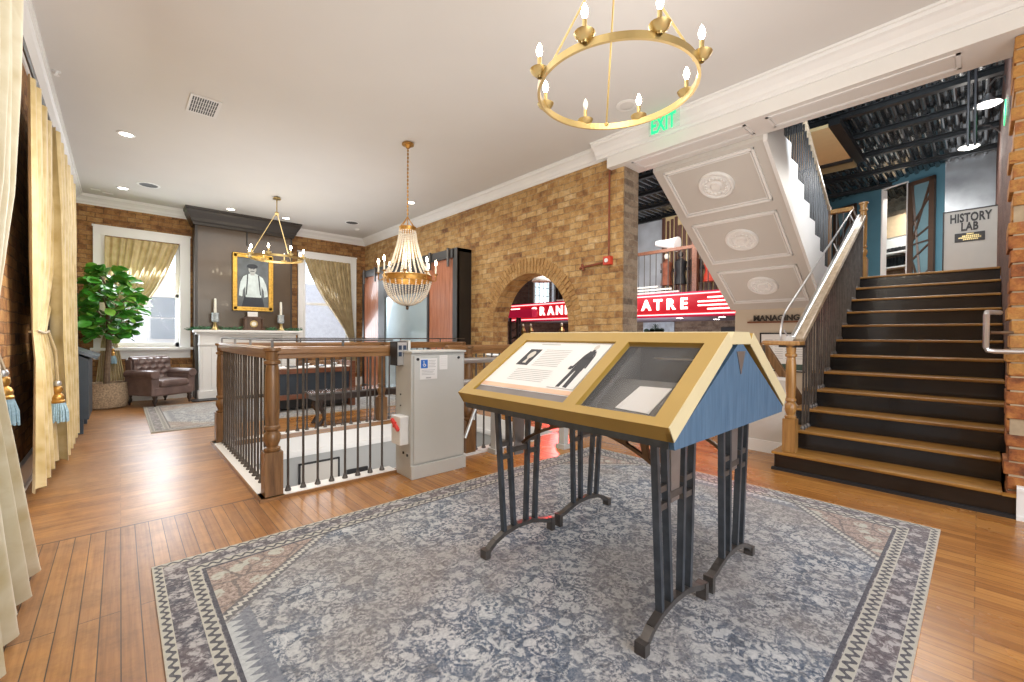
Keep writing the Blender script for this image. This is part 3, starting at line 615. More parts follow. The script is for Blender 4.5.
# tan wall under the upper flight, low wall by the basement stair
wt = struct('wall_tan', MB().box(7.5, 7.62, 1.33, 2.73, 0, 1.74), 'tan')
wl = struct('wall_low', MB().box(5.22, 5.34, 1.33, 1.97, 0, .80), 'greige')
MB().box(5.205, 5.22, 1.33, 1.98, 0, .13).box(5.215, 5.345, 1.33, 1.97, .80, .825).build('base_and_cap', 'white', wl)
struct('wall_stair_side', MB().prism([(4.95, 0), (7.75, 0), (7.75, 1.70), (4.95, .15)], 'Y', 1.298, 1.32), 'greige')

# angled blue wall upstairs with doorway
P0 = V((11.88, .95, 0)); D = V((.525, .851, 0)).normalized(); NRM = V((-D.y, D.x, 0))
def BP(s_, z, o_=0): p = P0 + D * s_ + NRM * o_; return (p.x, p.y, z)
def bbox(m, s0, s1, z0, z1, o0, o1):
    return m.hexa([BP(s0, z0, o0), BP(s1, z0, o0), BP(s1, z0, o1), BP(s0, z0, o1), BP(s0, z1, o0), BP(s1, z1, o0), BP(s1, z1, o1), BP(s0, z1, o1)])
m = MB(); bbox(m, -.62, .09, ZL, HH, 0, -.1); bbox(m, .58, 1.9, ZL, HH, 0, -.1); bbox(m, .09, .58, 4.46, HH, 0, -.1)
struct('wall_blue', m, 'tealwall')
m = MB(); bbox(m, .07, .10, ZL, 4.48, .02, -.1); bbox(m, .57, .60, ZL, 4.48, .02, -.1); bbox(m, .07, .60, 4.46, 4.49, .02, -.1)
struct('door_1', m, 'white')
struct('wall_metal', MB().box(11.45, 11.6, -.165, .47, ZL, HH), 'metalwall')
m = MB(); bbox(m, -.6, 1.9, ZL, HH, -1.25, -1.3); struct('wall_room', m, 'brick_grey')

# outside, seen through the windows
struct('wall_neighbour', MB().box(-4, 9, 15.5, 15.7, -2, 3.0), 'siding')
struct('ground', MB().box(-12, 16, YF + .4, 30, -2.2, -2), 'asphalt')
b_ = thing('neighbour_window', 'sash window of the white clapboard house beyond the fireplace-side window glass', 'window', (0.95, 15.44, 1.05))
MB().box(.55, 1.35, 15.42, 15.5, 1.05, 2.35).build('frame', 'white', b_)
MB().box(.62, 1.28, 15.40, 15.43, 1.12, 1.68).box(.62, 1.28, 15.40, 15.43, 1.72, 2.28).build('pane', 'skyboard', b_)
#CONT

# ------------------------------------------------------------------ curtains
def interp(tab, z):
    if z >= tab[0][0]: return tab[0][1:]
    for a, c in zip(tab, tab[1:]):
        if c[0] <= z <= a[0]:
            f = (a[0] - z) / (a[0] - c[0])
            return [u + (w - u) * f for u, w in zip(a[1:], c[1:])]
    return tab[-1][1:]
def curtain(m, axis, tab, N, cols=200, rows=70, sgn=1, seed=1, skew=0):
    """tab rows (z, edge a, edge b, mean offset, pleat amplitude), top to bottom"""
    rd = random.Random(seed); ph = [rd.uniform(0, 6.28) for _ in range(6)]
    zt, zb = tab[0][0], tab[-1][0]; grid = []
    for i in range(rows + 1):
        z = zt + (zb - zt) * i / rows; a, b, o, am = interp(tab, z); r = []
        for j in range(cols + 1):
            t = j / cols
            w = t + .012 * math.sin(9 * t * 2 + ph[0]) + .02 * math.sin(5 * t + ph[1] + z * .3)
            s1 = math.sin(2 * PI * N * w + ph[2]); s1 = math.copysign(abs(s1) ** .75, s1)
            off = o + am * (s1 * .75 + .3 * math.sin(2 * PI * N * .5 * w + ph[3] + z) + .12 * math.sin(2 * PI * N * 2 * w + ph[4]))
            al = a + (b - a) * t; zz = z + (skew * t * (1 if i == rows else 0))
            if i == rows: zz += .012 * math.sin(2 * PI * N * w)
            r.append(m.b.verts.new((off, al, zz) if axis == 'X' else (al, off, zz)))
        grid.append(r)
    for A, B in zip(grid, grid[1:]):
        for j in range(cols): m.b.faces.new((A[j], A[j + 1], B[j + 1], B[j]))
    return m
def tassel(name, label, p, sc=1.0, rope=None):
    t = thing(name, label, 'tassel', p, 'blue fringed tassels on the curtain tiebacks')
    x, y, z = p
    MB().lathe([(.012 * sc, .30 * sc), (.03 * sc, .285 * sc), (.034 * sc, .26 * sc), (.022 * sc, .235 * sc), (.036 * sc, .222 * sc), (.044 * sc, .20 * sc), (.04 * sc, .18 * sc), (.048 * sc, .17 * sc), (.046 * sc, .155 * sc)], p, 16).build('tassel_head', 'brass_old', t, smooth=True)
    MB().lathe([(.0, .345 * sc), (.02 * sc, .335 * sc), (.026 * sc, .315 * sc), (.018 * sc, .295 * sc)], p, 14).build('tassel_ball', 'silver', t, smooth=True)
    m = MB(); n = 26
    for k in range(n):
        a = 2 * PI * k / n; r0 = .036 * sc; r1 = .055 * sc * random.uniform(.85, 1.1)
        m.tube([(x + r0 * math.cos(a), y + r0 * math.sin(a), z + .165 * sc), (x + r1 * math.cos(a), y + r1 * math.sin(a), z + .08 * sc), (x + r1 * 1.05 * math.cos(a), y + r1 * 1.05 * math.sin(a), z + random.uniform(-.012, .012))], .0075 * sc, 5)
    m.lathe([(.033 * sc, .165 * sc), (.05 * sc, .08 * sc), (.052 * sc, .01)], p, 14)
    m.build('fringe', 'tassel', t)
    if rope: MB().tube(rope, .011, 7).build('cord', 'silk_dim', t, smooth=True)
    return t

# far left window drape, swept towards the plant
c = thing('window_curtain', 'gold silk curtain swept to the left behind the potted tree, beside the fireplace', 'curtain', (.3, YF - .06, .3), 'gold curtains')
curtain(MB(), 'Y', [(3.0, -.20, .86, YF - .03, .028), (2.7, -.20, .76, YF - .05, .034), (2.4, -.20, .655, YF - .07, .036), (2.1, -.20, .52, YF - .08, .036), (1.87, -.20, .39, YF - .09, .034), (1.57, -.20, .20, YF - .10, .03), (1.3, -.20, -.02, YF - .10, .02), (1.1, -.25, -.03, YF - .09, .022), (.3, -.33, .09, YF - .08, .034)], 11, seed=4).build('drape', 'silk', c, smooth=True)
tassel('curtain_tassel', 'blue fringed tassel behind the trunk of the potted tree', (-.10, YF - .2, .72), .9, [(-.12, YF - .15, 1.25), (-.11, YF - .19, 1.1), (-.10, YF - .2, 1.03)])
# right window drape
c = thing('window_curtain', 'shaded gold curtain swept to the right over the window beside the timber wall doors', 'curtain', (3.7, YF - .06, .9), 'gold curtains')
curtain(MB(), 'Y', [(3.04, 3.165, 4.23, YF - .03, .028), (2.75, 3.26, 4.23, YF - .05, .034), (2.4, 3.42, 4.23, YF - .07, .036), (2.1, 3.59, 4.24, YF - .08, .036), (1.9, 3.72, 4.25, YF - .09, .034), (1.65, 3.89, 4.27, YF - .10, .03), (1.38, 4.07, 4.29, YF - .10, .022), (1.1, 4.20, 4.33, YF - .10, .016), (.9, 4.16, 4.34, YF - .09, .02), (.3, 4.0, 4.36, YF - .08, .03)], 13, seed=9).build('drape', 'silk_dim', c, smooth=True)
# left wall drapes on rods
c = thing('window_curtain', 'champagne damask curtain gathered at the left edge of the view with blue tassel', 'curtain', (XL + .15, 2.9, 0), 'gold curtains')
curtain(MB(), 'X', [(3.15, 1.6, 3.42, -.40, .035), (2.45, 1.65, 3.24, -.39, .036), (1.9, 1.75, 3.10, -.39, .034), (1.27, 1.9, 2.82, -.40, .022), (1.0, 1.9, 2.88, -.39, .03), (.73, 1.85, 3.05, -.38, .035), (.4, 1.8, 3.24, -.37, .042), (.02, 1.75, 3.50, -.36, .05)], 12, cols=330, seed=2).build('drape', 'silk_pale', c, smooth=True)
tassel('curtain_tassel', 'blue fringed tassel hanging in front of bare brick at the left edge', (-.425, 3.24, .80), .8, [(-.42, 2.8, 1.30), (-.425, 3.05, 1.18), (-.425, 3.24, 1.07)])
c = thing('window_curtain', 'gold damask curtain tied in the middle, hanging from the black rod on the left wall', 'curtain', (XL + .15, 6.2, 0), 'gold curtains')
curtain(MB(), 'X', [(3.13, 4.66, 6.3, -.47, .03), (2.5, 4.64, 6.3, -.47, .034), (1.8, 4.68, 6.1, -.47, .032), (1.27, 4.80, 5.45, -.48, .018), (1.05, 4.76, 5.6, -.46, .024), (.6, 4.68, 5.8, -.45, .03), (.10, 4.60, 6.0, -.44, .036)], 9, seed=5).build('drape', 'silk', c, smooth=True)
curtain(MB(), 'X', [(3.13, 5.7, 7.7, -.44, .035), (2.4, 5.75, 7.65, -.43, .045), (1.2, 5.5, 7.5, -.42, .045), (.10, 5.6, 7.3, -.40, .05)], 11, seed=6).build('inner_drape', 'silk', c, smooth=True)
MB().tube([(-.50, 4.83, 1.26), (-.465, 4.84, 1.27), (-.445, 5.1, 1.255), (-.45, 5.40, 1.27), (-.50, 5.45, 1.27), (-.50, 4.83, 1.26)], .009, 8).build('tie_rope', 'silk_dim', c, smooth=True)
tassel('curtain_tassel', 'blue fringed tassel below the rope tie of the middle gold curtain', (-.405, 5.45, .48), 1.05, [(-.45, 5.35, 1.26), (-.415, 5.42, 1.10), (-.405, 5.45, .84)])
def rod(y0, y1, label):
    t = thing('curtain_rod', label, 'curtain rod', (-.47, (y0 + y1) / 2, 3.16), 'black curtain rods on the left wall')
    MB().tube([(-.47, y0, 3.17), (-.47, y1, 3.17)], .014, 8).build('pole', 'iron', t)
    for y in (y0 + .12, y1 - .12):
        MB().box(XL, XL + .015, y - .03, y + .03, 3.17, 3.29).tube([(XL, y, 3.24), (-.50, y, 3.24), (-.47, y, 3.18)], .009, 6).build('bracket', 'iron', t)
    for y, s_ in ((y0, -1), (y1, 1)):
        MB().sphere((-.47, y + s_ * .03, 3.17), .03).sphere((-.47, y + s_ * .075, 3.17), .018).build('finial', 'iron', t)
    m = MB()
    for k in range(7): m.torus((-.49, 0, 0), .028, .004, .004, 16)
    m.b.free()
    return t
rod(1.5, 3.80, 'black curtain rod at the left edge carrying the champagne curtain')
rod(3.98, 8.1, 'black curtain rod carrying the gold curtain tied in the middle')

# ------------------------------------------------------------------ fireplace wall
f = thing('fireplace_mantel', 'white panelled fireplace mantel below the framed portrait', 'mantel', (1.97, 10.16, 0))
MB().box(1.03, 2.92, 10.0, 10.3, 1.29, 1.34).box(1.07, 2.88, 10.04, 10.3, 1.25, 1.29).build('shelf', 'white', f, bevel=.008)
for x0 in (1.12, 2.56):
    m = MB()
    m.box(x0, x0 + .27, 10.08, 10.3, 0, 1.25).box(x0 - .02, x0 + .29, 10.05, 10.3, 0, .16).box(x0 + .05, x0 + .08, 10.07, 10.08, .22, 1.0).box(x0 + .19, x0 + .22, 10.07, 10.08, .22, 1.0)
    m.box(x0 - .01, x0 + .28, 10.06, 10.3, 1.04, 1.08)
    m.build('pilaster', 'white', f)
MB().box(1.39, 2.56, 10.13, 10.3, .98, 1.25).box(1.46, 2.49, 10.12, 10.13, 1.03, 1.045).box(1.46, 2.49, 10.12, 10.13, 1.19, 1.205).build('frieze', 'white', f)
m = MB().box(1.39, 2.56, 10.2, 10.3, 0, .98)
for k in range(14): m.box(1.40 + k * .0835, 1.40 + k * .0835 + .07, 10.19, 10.2, .03, .96)
m.build('fire_board', 'white_warm', f)
MB().box(.98, 2.95, 9.75, 10.08, 0, .018).build('hearth_slab', 'blackmat', f)
# portrait
p = thing('portrait_picture', 'gilt framed old portrait of a man in cap, white shirt and braces over the mantel', 'picture', (2.055, 10.27, 1.74))
x0, x1, z0, z1 = 1.685, 2.425, 1.745, 2.93
m = MB()
for (a, c_, e, g_, d) in ((x0, x1, z0, z0 + .085, .05), (x0, x1, z1 - .085, z1, .05), (x0, x0 + .085, z0, z1, .05), (x1 - .085, x1, z0, z1, .05)): m.box(a, c_, 10.3 - d, 10.298, e, g_)
for (a, c_, e, g_, d) in ((x0, x1, z0, z0 + .025, .07), (x0, x1, z1 - .025, z1, .07), (x0, x0 + .025, z0, z1, .07), (x1 - .025, x1, z0, z1, .07)): m.box(a, c_, 10.3 - d, 10.298, e, g_)
m.build('frame', 'gilt', p, bevel=.006)
MB().box(x0 + .08, x1 - .08, 10.27, 10.29, z0 + .08, z1 - .08).build('print', 'photo_bg', p)
def disc(m, cx, cz, rx, rz, y, n=24, y2=None, a0=0, a1=2 * PI):
    P = [(cx + rx * math.cos(a0 + (a1 - a0) * i / n), cz + rz * math.sin(a0 + (a1 - a0) * i / n)) for i in range(n if a1 - a0 > 6 else n + 1)]
    return m.prism(P, 'Y', y, y + .002)
cx = 2.05
shirt = [(-.25, .0), (-.245, .12), (-.22, .30), (-.17, .42), (-.08, .475), (-.03, .50), (.04, .50), (.09, .47), (.18, .41), (.24, .27), (.27, .10), (.275, 0), (.21, -.02), (.20, .12), (.16, .22), (.155, -.03), (-.13, -.03), (-.14, .2), (-.18, .12), (-.19, -.02)]
MB().prism([(cx + a, 2.06 + b * .95) for a, b in shirt], 'Y', 10.264, 10.27).build('shirt', 'photo_shirt', p)
m = MB(); disc(m, cx - .01, 2.615, .072, .098, 10.260); m.box(cx - .045, cx + .03, 10.262, 10.268, 2.49, 2.55); m.build('face', 'photo_face', p)
m = MB(); disc(m, cx - .012, 2.675, .098, .048, 10.256); m.prism([(cx - .115, 2.655), (cx + .03, 2.645), (cx + .02, 2.667), (cx - .10, 2.675)], 'Y', 10.252, 10.256)
disc(m, cx - .04, 2.62, .011, .007, 10.256); disc(m, cx + .015, 2.62, .011, .007, 10.256); m.prism([(cx - .045, 2.567), (cx + .02, 2.567), (cx + .028, 2.58), (cx - .05, 2.58)], 'Y', 10.256, 10.259); m.build('cap_and_features', 'photo_dark', p)
m = MB().prism([(cx - .105, 2.50), (cx - .085, 2.51), (cx - .11, 2.08), (cx - .13, 2.08)], 'Y', 10.26, 10.264).prism([(cx + .09, 2.50), (cx + .115, 2.49), (cx + .15, 2.08), (cx + .13, 2.08)], 'Y', 10.26, 10.264)
m.prism([(cx - .20, 1.84), (cx - .15, 2.06), (cx + .17, 2.06), (cx + .21, 1.84)], 'Y', 10.266, 10.27); m.build('braces_and_trousers', 'photo_dark', p)
# bracket over portrait
t = thing('wall_bracket', 'small black iron bracket on the chimney wall above the portrait', 'bracket', (1.93, 10.25, 3.1))
MB().box(1.875, 1.925, 10.27, 10.3, 3.40, 3.47).build('plate', 'blackmat', t)
MB().box(1.94, 1.957, 10.28, 10.3, 3.1, 3.44).box(1.91, 1.957, 10.28, 10.3, 3.43, 3.445).build('hook', 'blackmat', t)
# garland
m = MB(); random.seed(5)
for i in range(520):
    x = random.uniform(.93, 2.95)
    if 1.80 < x < 2.26 or abs(x - 1.377) < .085 or abs(x - 2.544) < .085: continue
    y = random.uniform(10.04, 10.16); z = 1.345 + random.uniform(0, .045) - (max(0, 1.03 - x) * .4)
    a = random.uniform(0, 6.28); l_ = random.uniform(.05, .09); e = random.uniform(-.1, .6)
    dx, dy, dz = math.cos(a) * l_, abs(math.sin(a)) * l_ * .5 - .01, e * l_
    m.quad((x, y, z), (x + dx * .5 - dy * .2, y + dy * .5 + dx * .1, z + dz * .5 + .008), (x + dx, y + dy, z + dz), (x + dx * .5 + dy * .2, y + dy * .5 - dx * .1, z + dz * .5 - .004))
m.tube([(.95, 10.1, 1.335), (1.03, 10.1, 1.355), (1.25, 10.1, 1.355)], .012, 6).tube([(1.5, 10.11, 1.355), (1.75, 10.12, 1.355)], .012, 6).tube([(2.30, 10.12, 1.355), (2.42, 10.11, 1.355)], .012, 6).tube([(2.66, 10.1, 1.355), (2.9, 10.1, 1.352)], .012, 6)
tag(m.build('fir_garland', 'garland'), 'green fir garland lying along the white mantel shelf', 'garland')
for x, lb in ((1.377, 'left of the mantel clock'), (2.544, 'right of the mantel clock')):
    h = thing('candle_holder', 'gold and pale blue glass candle holder ' + lb, 'candle holder', (x, 10.12, 1.34), 'candle holders on the mantel')
    MB().lathe([(.075, 0), (.075, .012), (.05, .03), (.038, .07), (.028, .12), (.03, .15)], (x, 10.12, 1.34), 14).build('base', 'brass', h, smooth=True)
    MB().lathe([(.028, .15), (.06, .165), (.064, .19), (.06, .30), (.066, .335), (.03, .335)], (x, 10.12, 1.34), 8).build('glass_cup', 'bluegl', h)
    k = thing('candle', 'ivory taper candle in the holder ' + lb, 'candle', (x, 10.12, 1.675), 'ivory candles on the mantel')
    MB().lathe([(.024, 0), (.022, .27), (.008, .282)], (x, 10.12, 1.675), 12).build('wax', 'candlewax', k, smooth=True)
    MB().tube([(x, 10.12, 1.95), (x, 10.12, 1.975)], .003, 5).build('wick', 'blackmat', k)
k = thing('mantel_clock', 'dark wooden mantel clock with gilt dial below the portrait', 'clock', (2.03, 10.14, 1.34))
MB().box(1.83, 2.23, 10.07, 10.21, 1.34, 1.375).box(1.86, 2.20, 10.08, 10.2, 1.375, 1.575).box(1.845, 2.215, 10.07, 10.21, 1.575, 1.60).box(1.90, 2.16, 10.09, 10.2, 1.60, 1.625).build('case', 'clock', k, bevel=.005)
for x in (1.855, 2.175): MB().lathe([(.018, 0), (.014, .02), (.012, .17), (.018, .19)], (x, 10.065, 1.378), 10).build('column', 'clock', k)
m = MB(); disc(m, 2.03, 1.475, .07, .07, 10.072); m.build('dial', 'brass', k)
m = MB(); disc(m, 2.03, 1.475, .045, .045, 10.069); m.build('dial_centre', 'candlewax', k)
tag(MB().box(1.93, 2.11, 10.13, 10.145, 1.625, 1.72).build('place_card', 'paper'), 'small white card standing on top of the mantel clock', 'card')

# ------------------------------------------------------------------ tree, armchair, stand
t = thing('potted_fig_tree', 'leafy green fiddle-leaf tree in woven basket in the far corner', 'plant', (-.17, 9.93, 0))
MB().lathe([(.22, 0), (.265, .03), (.285, .14), (.28, .28), (.262, .40), (.27, .43), (.245, .43), (.24, .36)], (-.17, 9.93, 0), 32, False).lathe([(.01, 0.01), (.22, .0)], (-.17, 9.93, 0), 32, False).build('basket', 'basket', t, smooth=True)
MB().lathe([(.005, .37), (.242, .36)], (-.17, 9.93, 0), 24, False).build('soil', 'soil', t)
m = MB().tube([(-.17, 9.93, .3), (-.16, 9.93, .7), (-.14, 9.94, 1.05), (-.15, 9.93, 1.5), (-.14, 9.95, 2.1)], [.045, .042, .036, .026, .012], 8)
random.seed(11); tips = []
for k in range(14):
    a = k * 2.4; z = 1.28 + k * .07; l_ = .34 - .012 * k
    e = (-.15 + math.cos(a) * l_, 9.94 + math.sin(a) * l_ * .8, z + .22)
    m.tube([(-.15, 9.94, z - .1), (-.15 + math.cos(a) * l_ * .5, 9.94 + math.sin(a) * l_ * .4, z + .08), e], [.014, .01, .006], 6); tips.append(e)
m.build('trunk', 'bark', t, smooth=True)
def leaf(m, c_, d, size, roll):
    d = V(d).normalized(); sd = d.cross(V((0, 0, 1)));
    if sd.length < .1: sd = V((1, 0, 0))
    sd.normalize(); up = sd.cross(d); sd = (Matrix.Rotation(roll, 3, d) @ sd); up = (Matrix.Rotation(roll, 3, d) @ up)
    prof = [(0, .01), (.12, .13), (.35, .27), (.6, .36), (.82, .32), (.96, .15), (1.0, .01)]
    rows = []
    for s_, w in prof:
        cc = V(c_) + d * (s_ * size) - up * (size * .22 * s_ * s_)
        rows.append([m.b.verts.new(cc + sd * (w * size * q) + up * (abs(q) * w * size * .25)) for q in (-1, -.5, 0, .5, 1)])
    for A, B in zip(rows, rows[1:]):
        for j in range(4): m.b.faces.new((A[j], A[j + 1], B[j + 1], B[j]))
ms = [MB(), MB()]
for k in range(400):
    th = random.uniform(0, 2 * PI); cz = random.uniform(-1, 1); rr = random.uniform(.45, 1.0)
    R_ = .43 * (1 - .45 * max(0, cz)) * (1 - .1 * max(0, -cz))
    x = -.14 + math.cos(th) * R_ * rr * math.sqrt(max(.15, 1 - cz * cz * .8)); y = 9.94 + math.sin(th) * R_ * .85 * rr * math.sqrt(max(.15, 1 - cz * cz * .8)); z = 1.76 + cz * .56
    x = max(x, -.52)
    dr = (math.cos(th) * .9 + random.uniform(-.4, .4), math.sin(th) * .9 + random.uniform(-.4, .4), random.uniform(-.45, .65))
    if x < -.35 and dr[0] < -.3: dr = (.1, dr[1], dr[2])
    leaf(ms[0 if random.random() < .72 else 1], (x, y, z), dr, random.uniform(.15, .235), random.uniform(-.8, .8))
ms[0].build('leaves', 'leaf', t, smooth=True); ms[1].build('pale_leaves', 'leaf2', t, smooth=True)

a = thing('club_armchair', 'button-tufted mauve-brown leather armchair under the far window', 'armchair', (0, 0, 0))
def soft(m, x0, x1, y0, y1, z0, z1): return m.box(x0, x1, y0, y1, z0, z1)
o = MB().box(-.34, .34, -.34, .34, .17, .33).build('seat_base', 'leather', a, bevel=.03)
o = MB().box(-.25, .25, -.37, .22, .32, .45).build('seat_cushion', 'leather', a, bevel=.05)
m = MB(); n = 26; g_ = []
btn = []
for r_ in range(4):
    for q in range(5 - (r_ % 2)): btn.append((-.24 + .12 * q + (.06 if r_ % 2 else 0), .50 + r_ * .095))
for i in range(n + 1):
    row_ = []
    for j in range(n + 1):
        x = -.31 + .62 * i / n; z = .38 + .44 * j / n
        dp = min([math.hypot(x - bx, z - bz) for bx, bz in btn]); y = .20 - .055 * min(1, dp / .055) + .10 * (z - .38) + (.05 if j == n else 0)
        row_.append(m.b.verts.new((x, y, z)))
    g_.append(row_)
for A, B in zip(g_, g_[1:]):
    for j in range(n): m.b.faces.new((A[j], A[j + 1], B[j + 1], B[j]))
m.build('tufted_back', 'leather', a, smooth=True)
MB().hexa([(-.32, .18, .2), (.32, .18, .2), (.32, .34, .2), (-.32, .34, .2), (-.32, .24, .80), (.32, .24, .80), (.32, .38, .80), (-.32, .38, .80)]).tube([(-.31, .28, .79), (.31, .28, .79)], .055, 12).build('back_frame', 'leather', a, bevel=.02)
m = MB()
for bx, bz in btn: m.sphere((bx, .20 + .1 * (bz - .38) - .012, bz), .011, 5)
m.build('buttons', 'leather', a)
for s_ in (-1, 1):
    MB().box(s_ * .25, s_ * .38, -.33, .30, .18, .52).tube([(s_ * .325, -.35, .54), (s_ * .325, .30, .54)], .078, 14).build('arm', 'leather', a, bevel=.02)
for sx in (-1, 1):
    for sy in (-1, 1):
        MB().lathe([(.012, 0), (.018, .02), (.016, .035), (.032, .07), (.036, .10), (.028, .13), (.036, .15), (.036, .18)], (sx * .30, sy * .29, 0), 12).build('leg', 'darkwood', a, smooth=True)
a.location = (.53, 9.90, .011); a.rotation_euler = (0, 0, math.radians(33)); a.scale = (1.0, 1.0, 1.0)

s = thing('display_stand', 'dark navy slanted reading stand against the left wall behind the gold curtain', 'stand', (-.43, 7.95, 0))
MB().prism([(-.57, .18), (-.29, .18), (-.29, .93), (-.57, 1.08)], 'Y', 7.5, 8.45).build('body', 'navy', s)
MB().box(-.55, -.34, 7.52, 7.60, 0, .18).box(-.55, -.34, 8.35, 8.43, 0, .18).build('feet', 'navy', s)
MB().prism([(-.59, 1.10), (-.215, .93), (-.205, .965), (-.58, 1.14)], 'Y', 7.47, 8.48).build('slanted_top', 'iron_blue', s)

# ------------------------------------------------------------------ rugs
r = MB().box(.12, 3.94, .155, 2.955, 0.001, .011).build('area_rug', 'rug', off=(2.03, 1.555, 0.0)); tag(r, 'large faded slate-blue oriental rug under the gold and blue display case', 'rug')
r = MB().box(.285, 4.245, 7.02, 9.56, 0.001, .011).build('area_rug', 'rug2', off=(2.265, 8.29, 0.0)); tag(r, 'pale grey oriental rug in front of the fireplace and armchair', 'rug')

# ------------------------------------------------------------------ far display case, bench, timber wall unit
k = thing('museum_display_case', 'low mahogany-framed display case with dark panels and glass top behind the stairwell', 'display case', (2.41, 7.75, .011))
MB().box(1.78, 3.04, 7.56, 7.98, .24, .66).build('panel', 'navy', k)
m = MB().box(1.76, 3.06, 7.53, 7.57, .62, .70).box(1.76, 3.06, 7.53, 7.57, .20, .28).box(1.76, 1.80, 7.53, 8.0, .20, .70).box(3.0, 3.09, 7.5, 8.0, .011, .80).box(1.76, 3.06, 7.97, 8.0, .2, .7)
m.build('wood_frame', 'redwood', k)
MB().box(1.80, 3.0, 7.6, 7.95, .05, .2).box(1.80, 1.86, 7.56, 7.62, .011, .2).box(1.80, 1.86, 7.9, 7.96, .011, .2).build('plinth', 'blackmat', k)
MB().box(1.77, 3.05, 7.54, 7.99, .695, .715).build('bed', 'paper', k)
MB().box(1.77, 3.05, 7.54, 7.545, .715, .80).box(1.77, 3.05, 7.54, 7.99, .80, .806).build('glass_top', 'glass', k)
random.seed(9); 
for i, x in enumerate((1.88, 2.10, 2.33, 2.56, 2.8)):
    q = MB()
    if i % 2: q.box(x - .07, x + .07, 7.62, 7.82, .716, .735)
    else: q.lathe([(.05, 0), (.03, .02), (.05, .05), (.02, .06)], (x, 7.7, .716), 10)
    tag(q.build('exhibit', 'iron_blue' if i % 2 else 'silver'), ['small round silver exhibit', 'flat grey exhibit', 'round silver exhibit', 'second flat grey exhibit', 'last round silver exhibit'][i] + ' inside the glass top of the low case, ' + ['at its left end', 'next to the left one', 'in the middle', 'right of the middle', 'at its right end'][i], 'exhibit', 'exhibits in the low display case')
b = thing('wooden_bench', 'dark espresso bench with curved legs behind the stairwell railing', 'bench', (2.95, 6.25, 0))
MB().box(1.90, 4.0, 6.05, 6.47, .435, .465).build('seat', 'benchtop', b, bevel=.005)
MB().box(1.97, 3.93, 6.09, 6.43, .35, .434).build('apron', 'darkwood', b)
for x in (2.06, 3.84):
    for y in (6.12, 6.38):
        m = MB(); dx = .03
        m.tube([(x, y, .36), (x - dx, y, .27), (x + dx * .6, y, .17), (x + dx * .6, y, .10), (x - dx, y, .03), (x - dx * 1.3, y, 0.0)], [.042, .038, .03, .024, .026, .03], 8)
        m.build('leg', 'darkwood', b, smooth=True)

w = thing('timber_wall_unit', 'tall charcoal-framed wall unit with rust boarded sliding doors and glazing coloured as a pale blue reflection', 'cabinet', (4.46, 8.1, 0))
XF = 4.31
MB().box(XF + .02, XR, 6.13, 6.19, 0, 2.79).box(XF + .02, XR, 10.0, 10.06, 0, 2.79).box(XF + .02, XR, 6.13, 10.06, 2.73, 2.79).build('carcass', 'cabframe', w)
m = MB().box(XF, XF + .05, 6.13, 6.26, 0, 2.79).box(XF, XF + .05, 7.06, 7.12, 0, 2.12).box(XF, XF + .05, 8.88, 9.2, 0, 2.79).box(XF, XF + .05, 9.98, 10.06, 0, 2.79).box(XF, XF + .05, 7.06, 8.9, 2.1, 2.79).box(XF, XF + .05, 6.13, 10.06, 0, .1)
m.build('frame', 'cabframe', w)
for y0, y1 in ((6.26, 7.06), (9.2, 9.98)):
    m = MB(); nb = 6
    for i in range(nb):
        a_ = y0 + (y1 - y0) * i / nb; m.box(XF + .02, XF + .05, a_ + .002, a_ + (y1 - y0) / nb - .002, .1, 2.66)
    d_ = m.build('door', 'rust', w)
    MB().box(XF - .02, XF + .02, y0 - .02, y1 + .02, 2.63, 2.78).build('top_rail', 'cabframe', d_)
    m = MB()
    for y in (y0 + .1, y1 - .1): m.box(XF - .045, XF - .02, y - .025, y + .025, 2.48, 2.80).lathe([(.04, 0), (.04, .001)], (XF - .03, y, 2.8), 10)
    m.build('hanger', 'iron', d_)
MB().box(XF + .025, XF + .04, 7.12, 8.88, .1, 2.1).build('glazing', 'reflectglass', w)
MB().box(XF + .1, XR, 6.19, 10.0, 0, 2.73).build('back', 'teal', w)

# ------------------------------------------------------------------ stairwell railing
rl = thing('stairwell_railing', 'oak-capped iron baluster railing round the open stairwell', 'railing', (2.0, 4.7, 0))
RX, RY0, RY1, RX1 = .86, 3.66, 5.86, 4.28
curb = MB().box(RX - .09, RX + .07, RY0 - .07, RY1 + .07, 0, .028).box(RX - .09, 1.86, RY0 - .07, RY0 + .07, 0, .028).box(2.45, 3.7, RY0 - .07, RY0 + .07, 0, .028).box(RX - .09, RX1, RY1 - .07, RY1 + .07, 0, .028)
curb.build('curb', 'white_warm', rl)
MB().box(RX - .10, RX - .088, RY0 - .08, RY1 + .08, 0, .03).box(RX - .1, 1.86, RY0 - .082, RY0 - .07, 0, .024).box(RX - .09, RX1, RY1 - .082, RY1 - .07, -.03, .024).build('curb_edge', 'rail', rl)
def caprail(m, a_, c_):
    m.bar((a_[0], a_[1], 1.125), (c_[0], c_[1], 1.125), .085, .045).bar((a_[0], a_[1], 1.085), (c_[0], c_[1], 1.085), .055, .04).bar((a_[0], a_[1], 1.152), (c_[0], c_[1], 1.152), .06, .012); return m
caprail(MB(), (RX, RY0), (1.86, RY0)).build('cap_rail', 'rail', rl, bevel=.006)
caprail(MB(), (2.45, RY0), (3.7, RY0)).build('cap_rail', 'rail', rl, bevel=.006)
caprail(MB(), (RX, RY0), (RX, RY1)).build('cap_rail', 'rail_y', rl, bevel=.006)
caprail(MB(), (RX, RY1), (RX1, RY1)).build('cap_rail', 'rail', rl, bevel=.006)
m = MB().tube([(1.86, RY0, 1.21), (RX, RY0, 1.21), (RX, RY1, 1.21), (RX1, RY1, 1.21)], .008, 6)
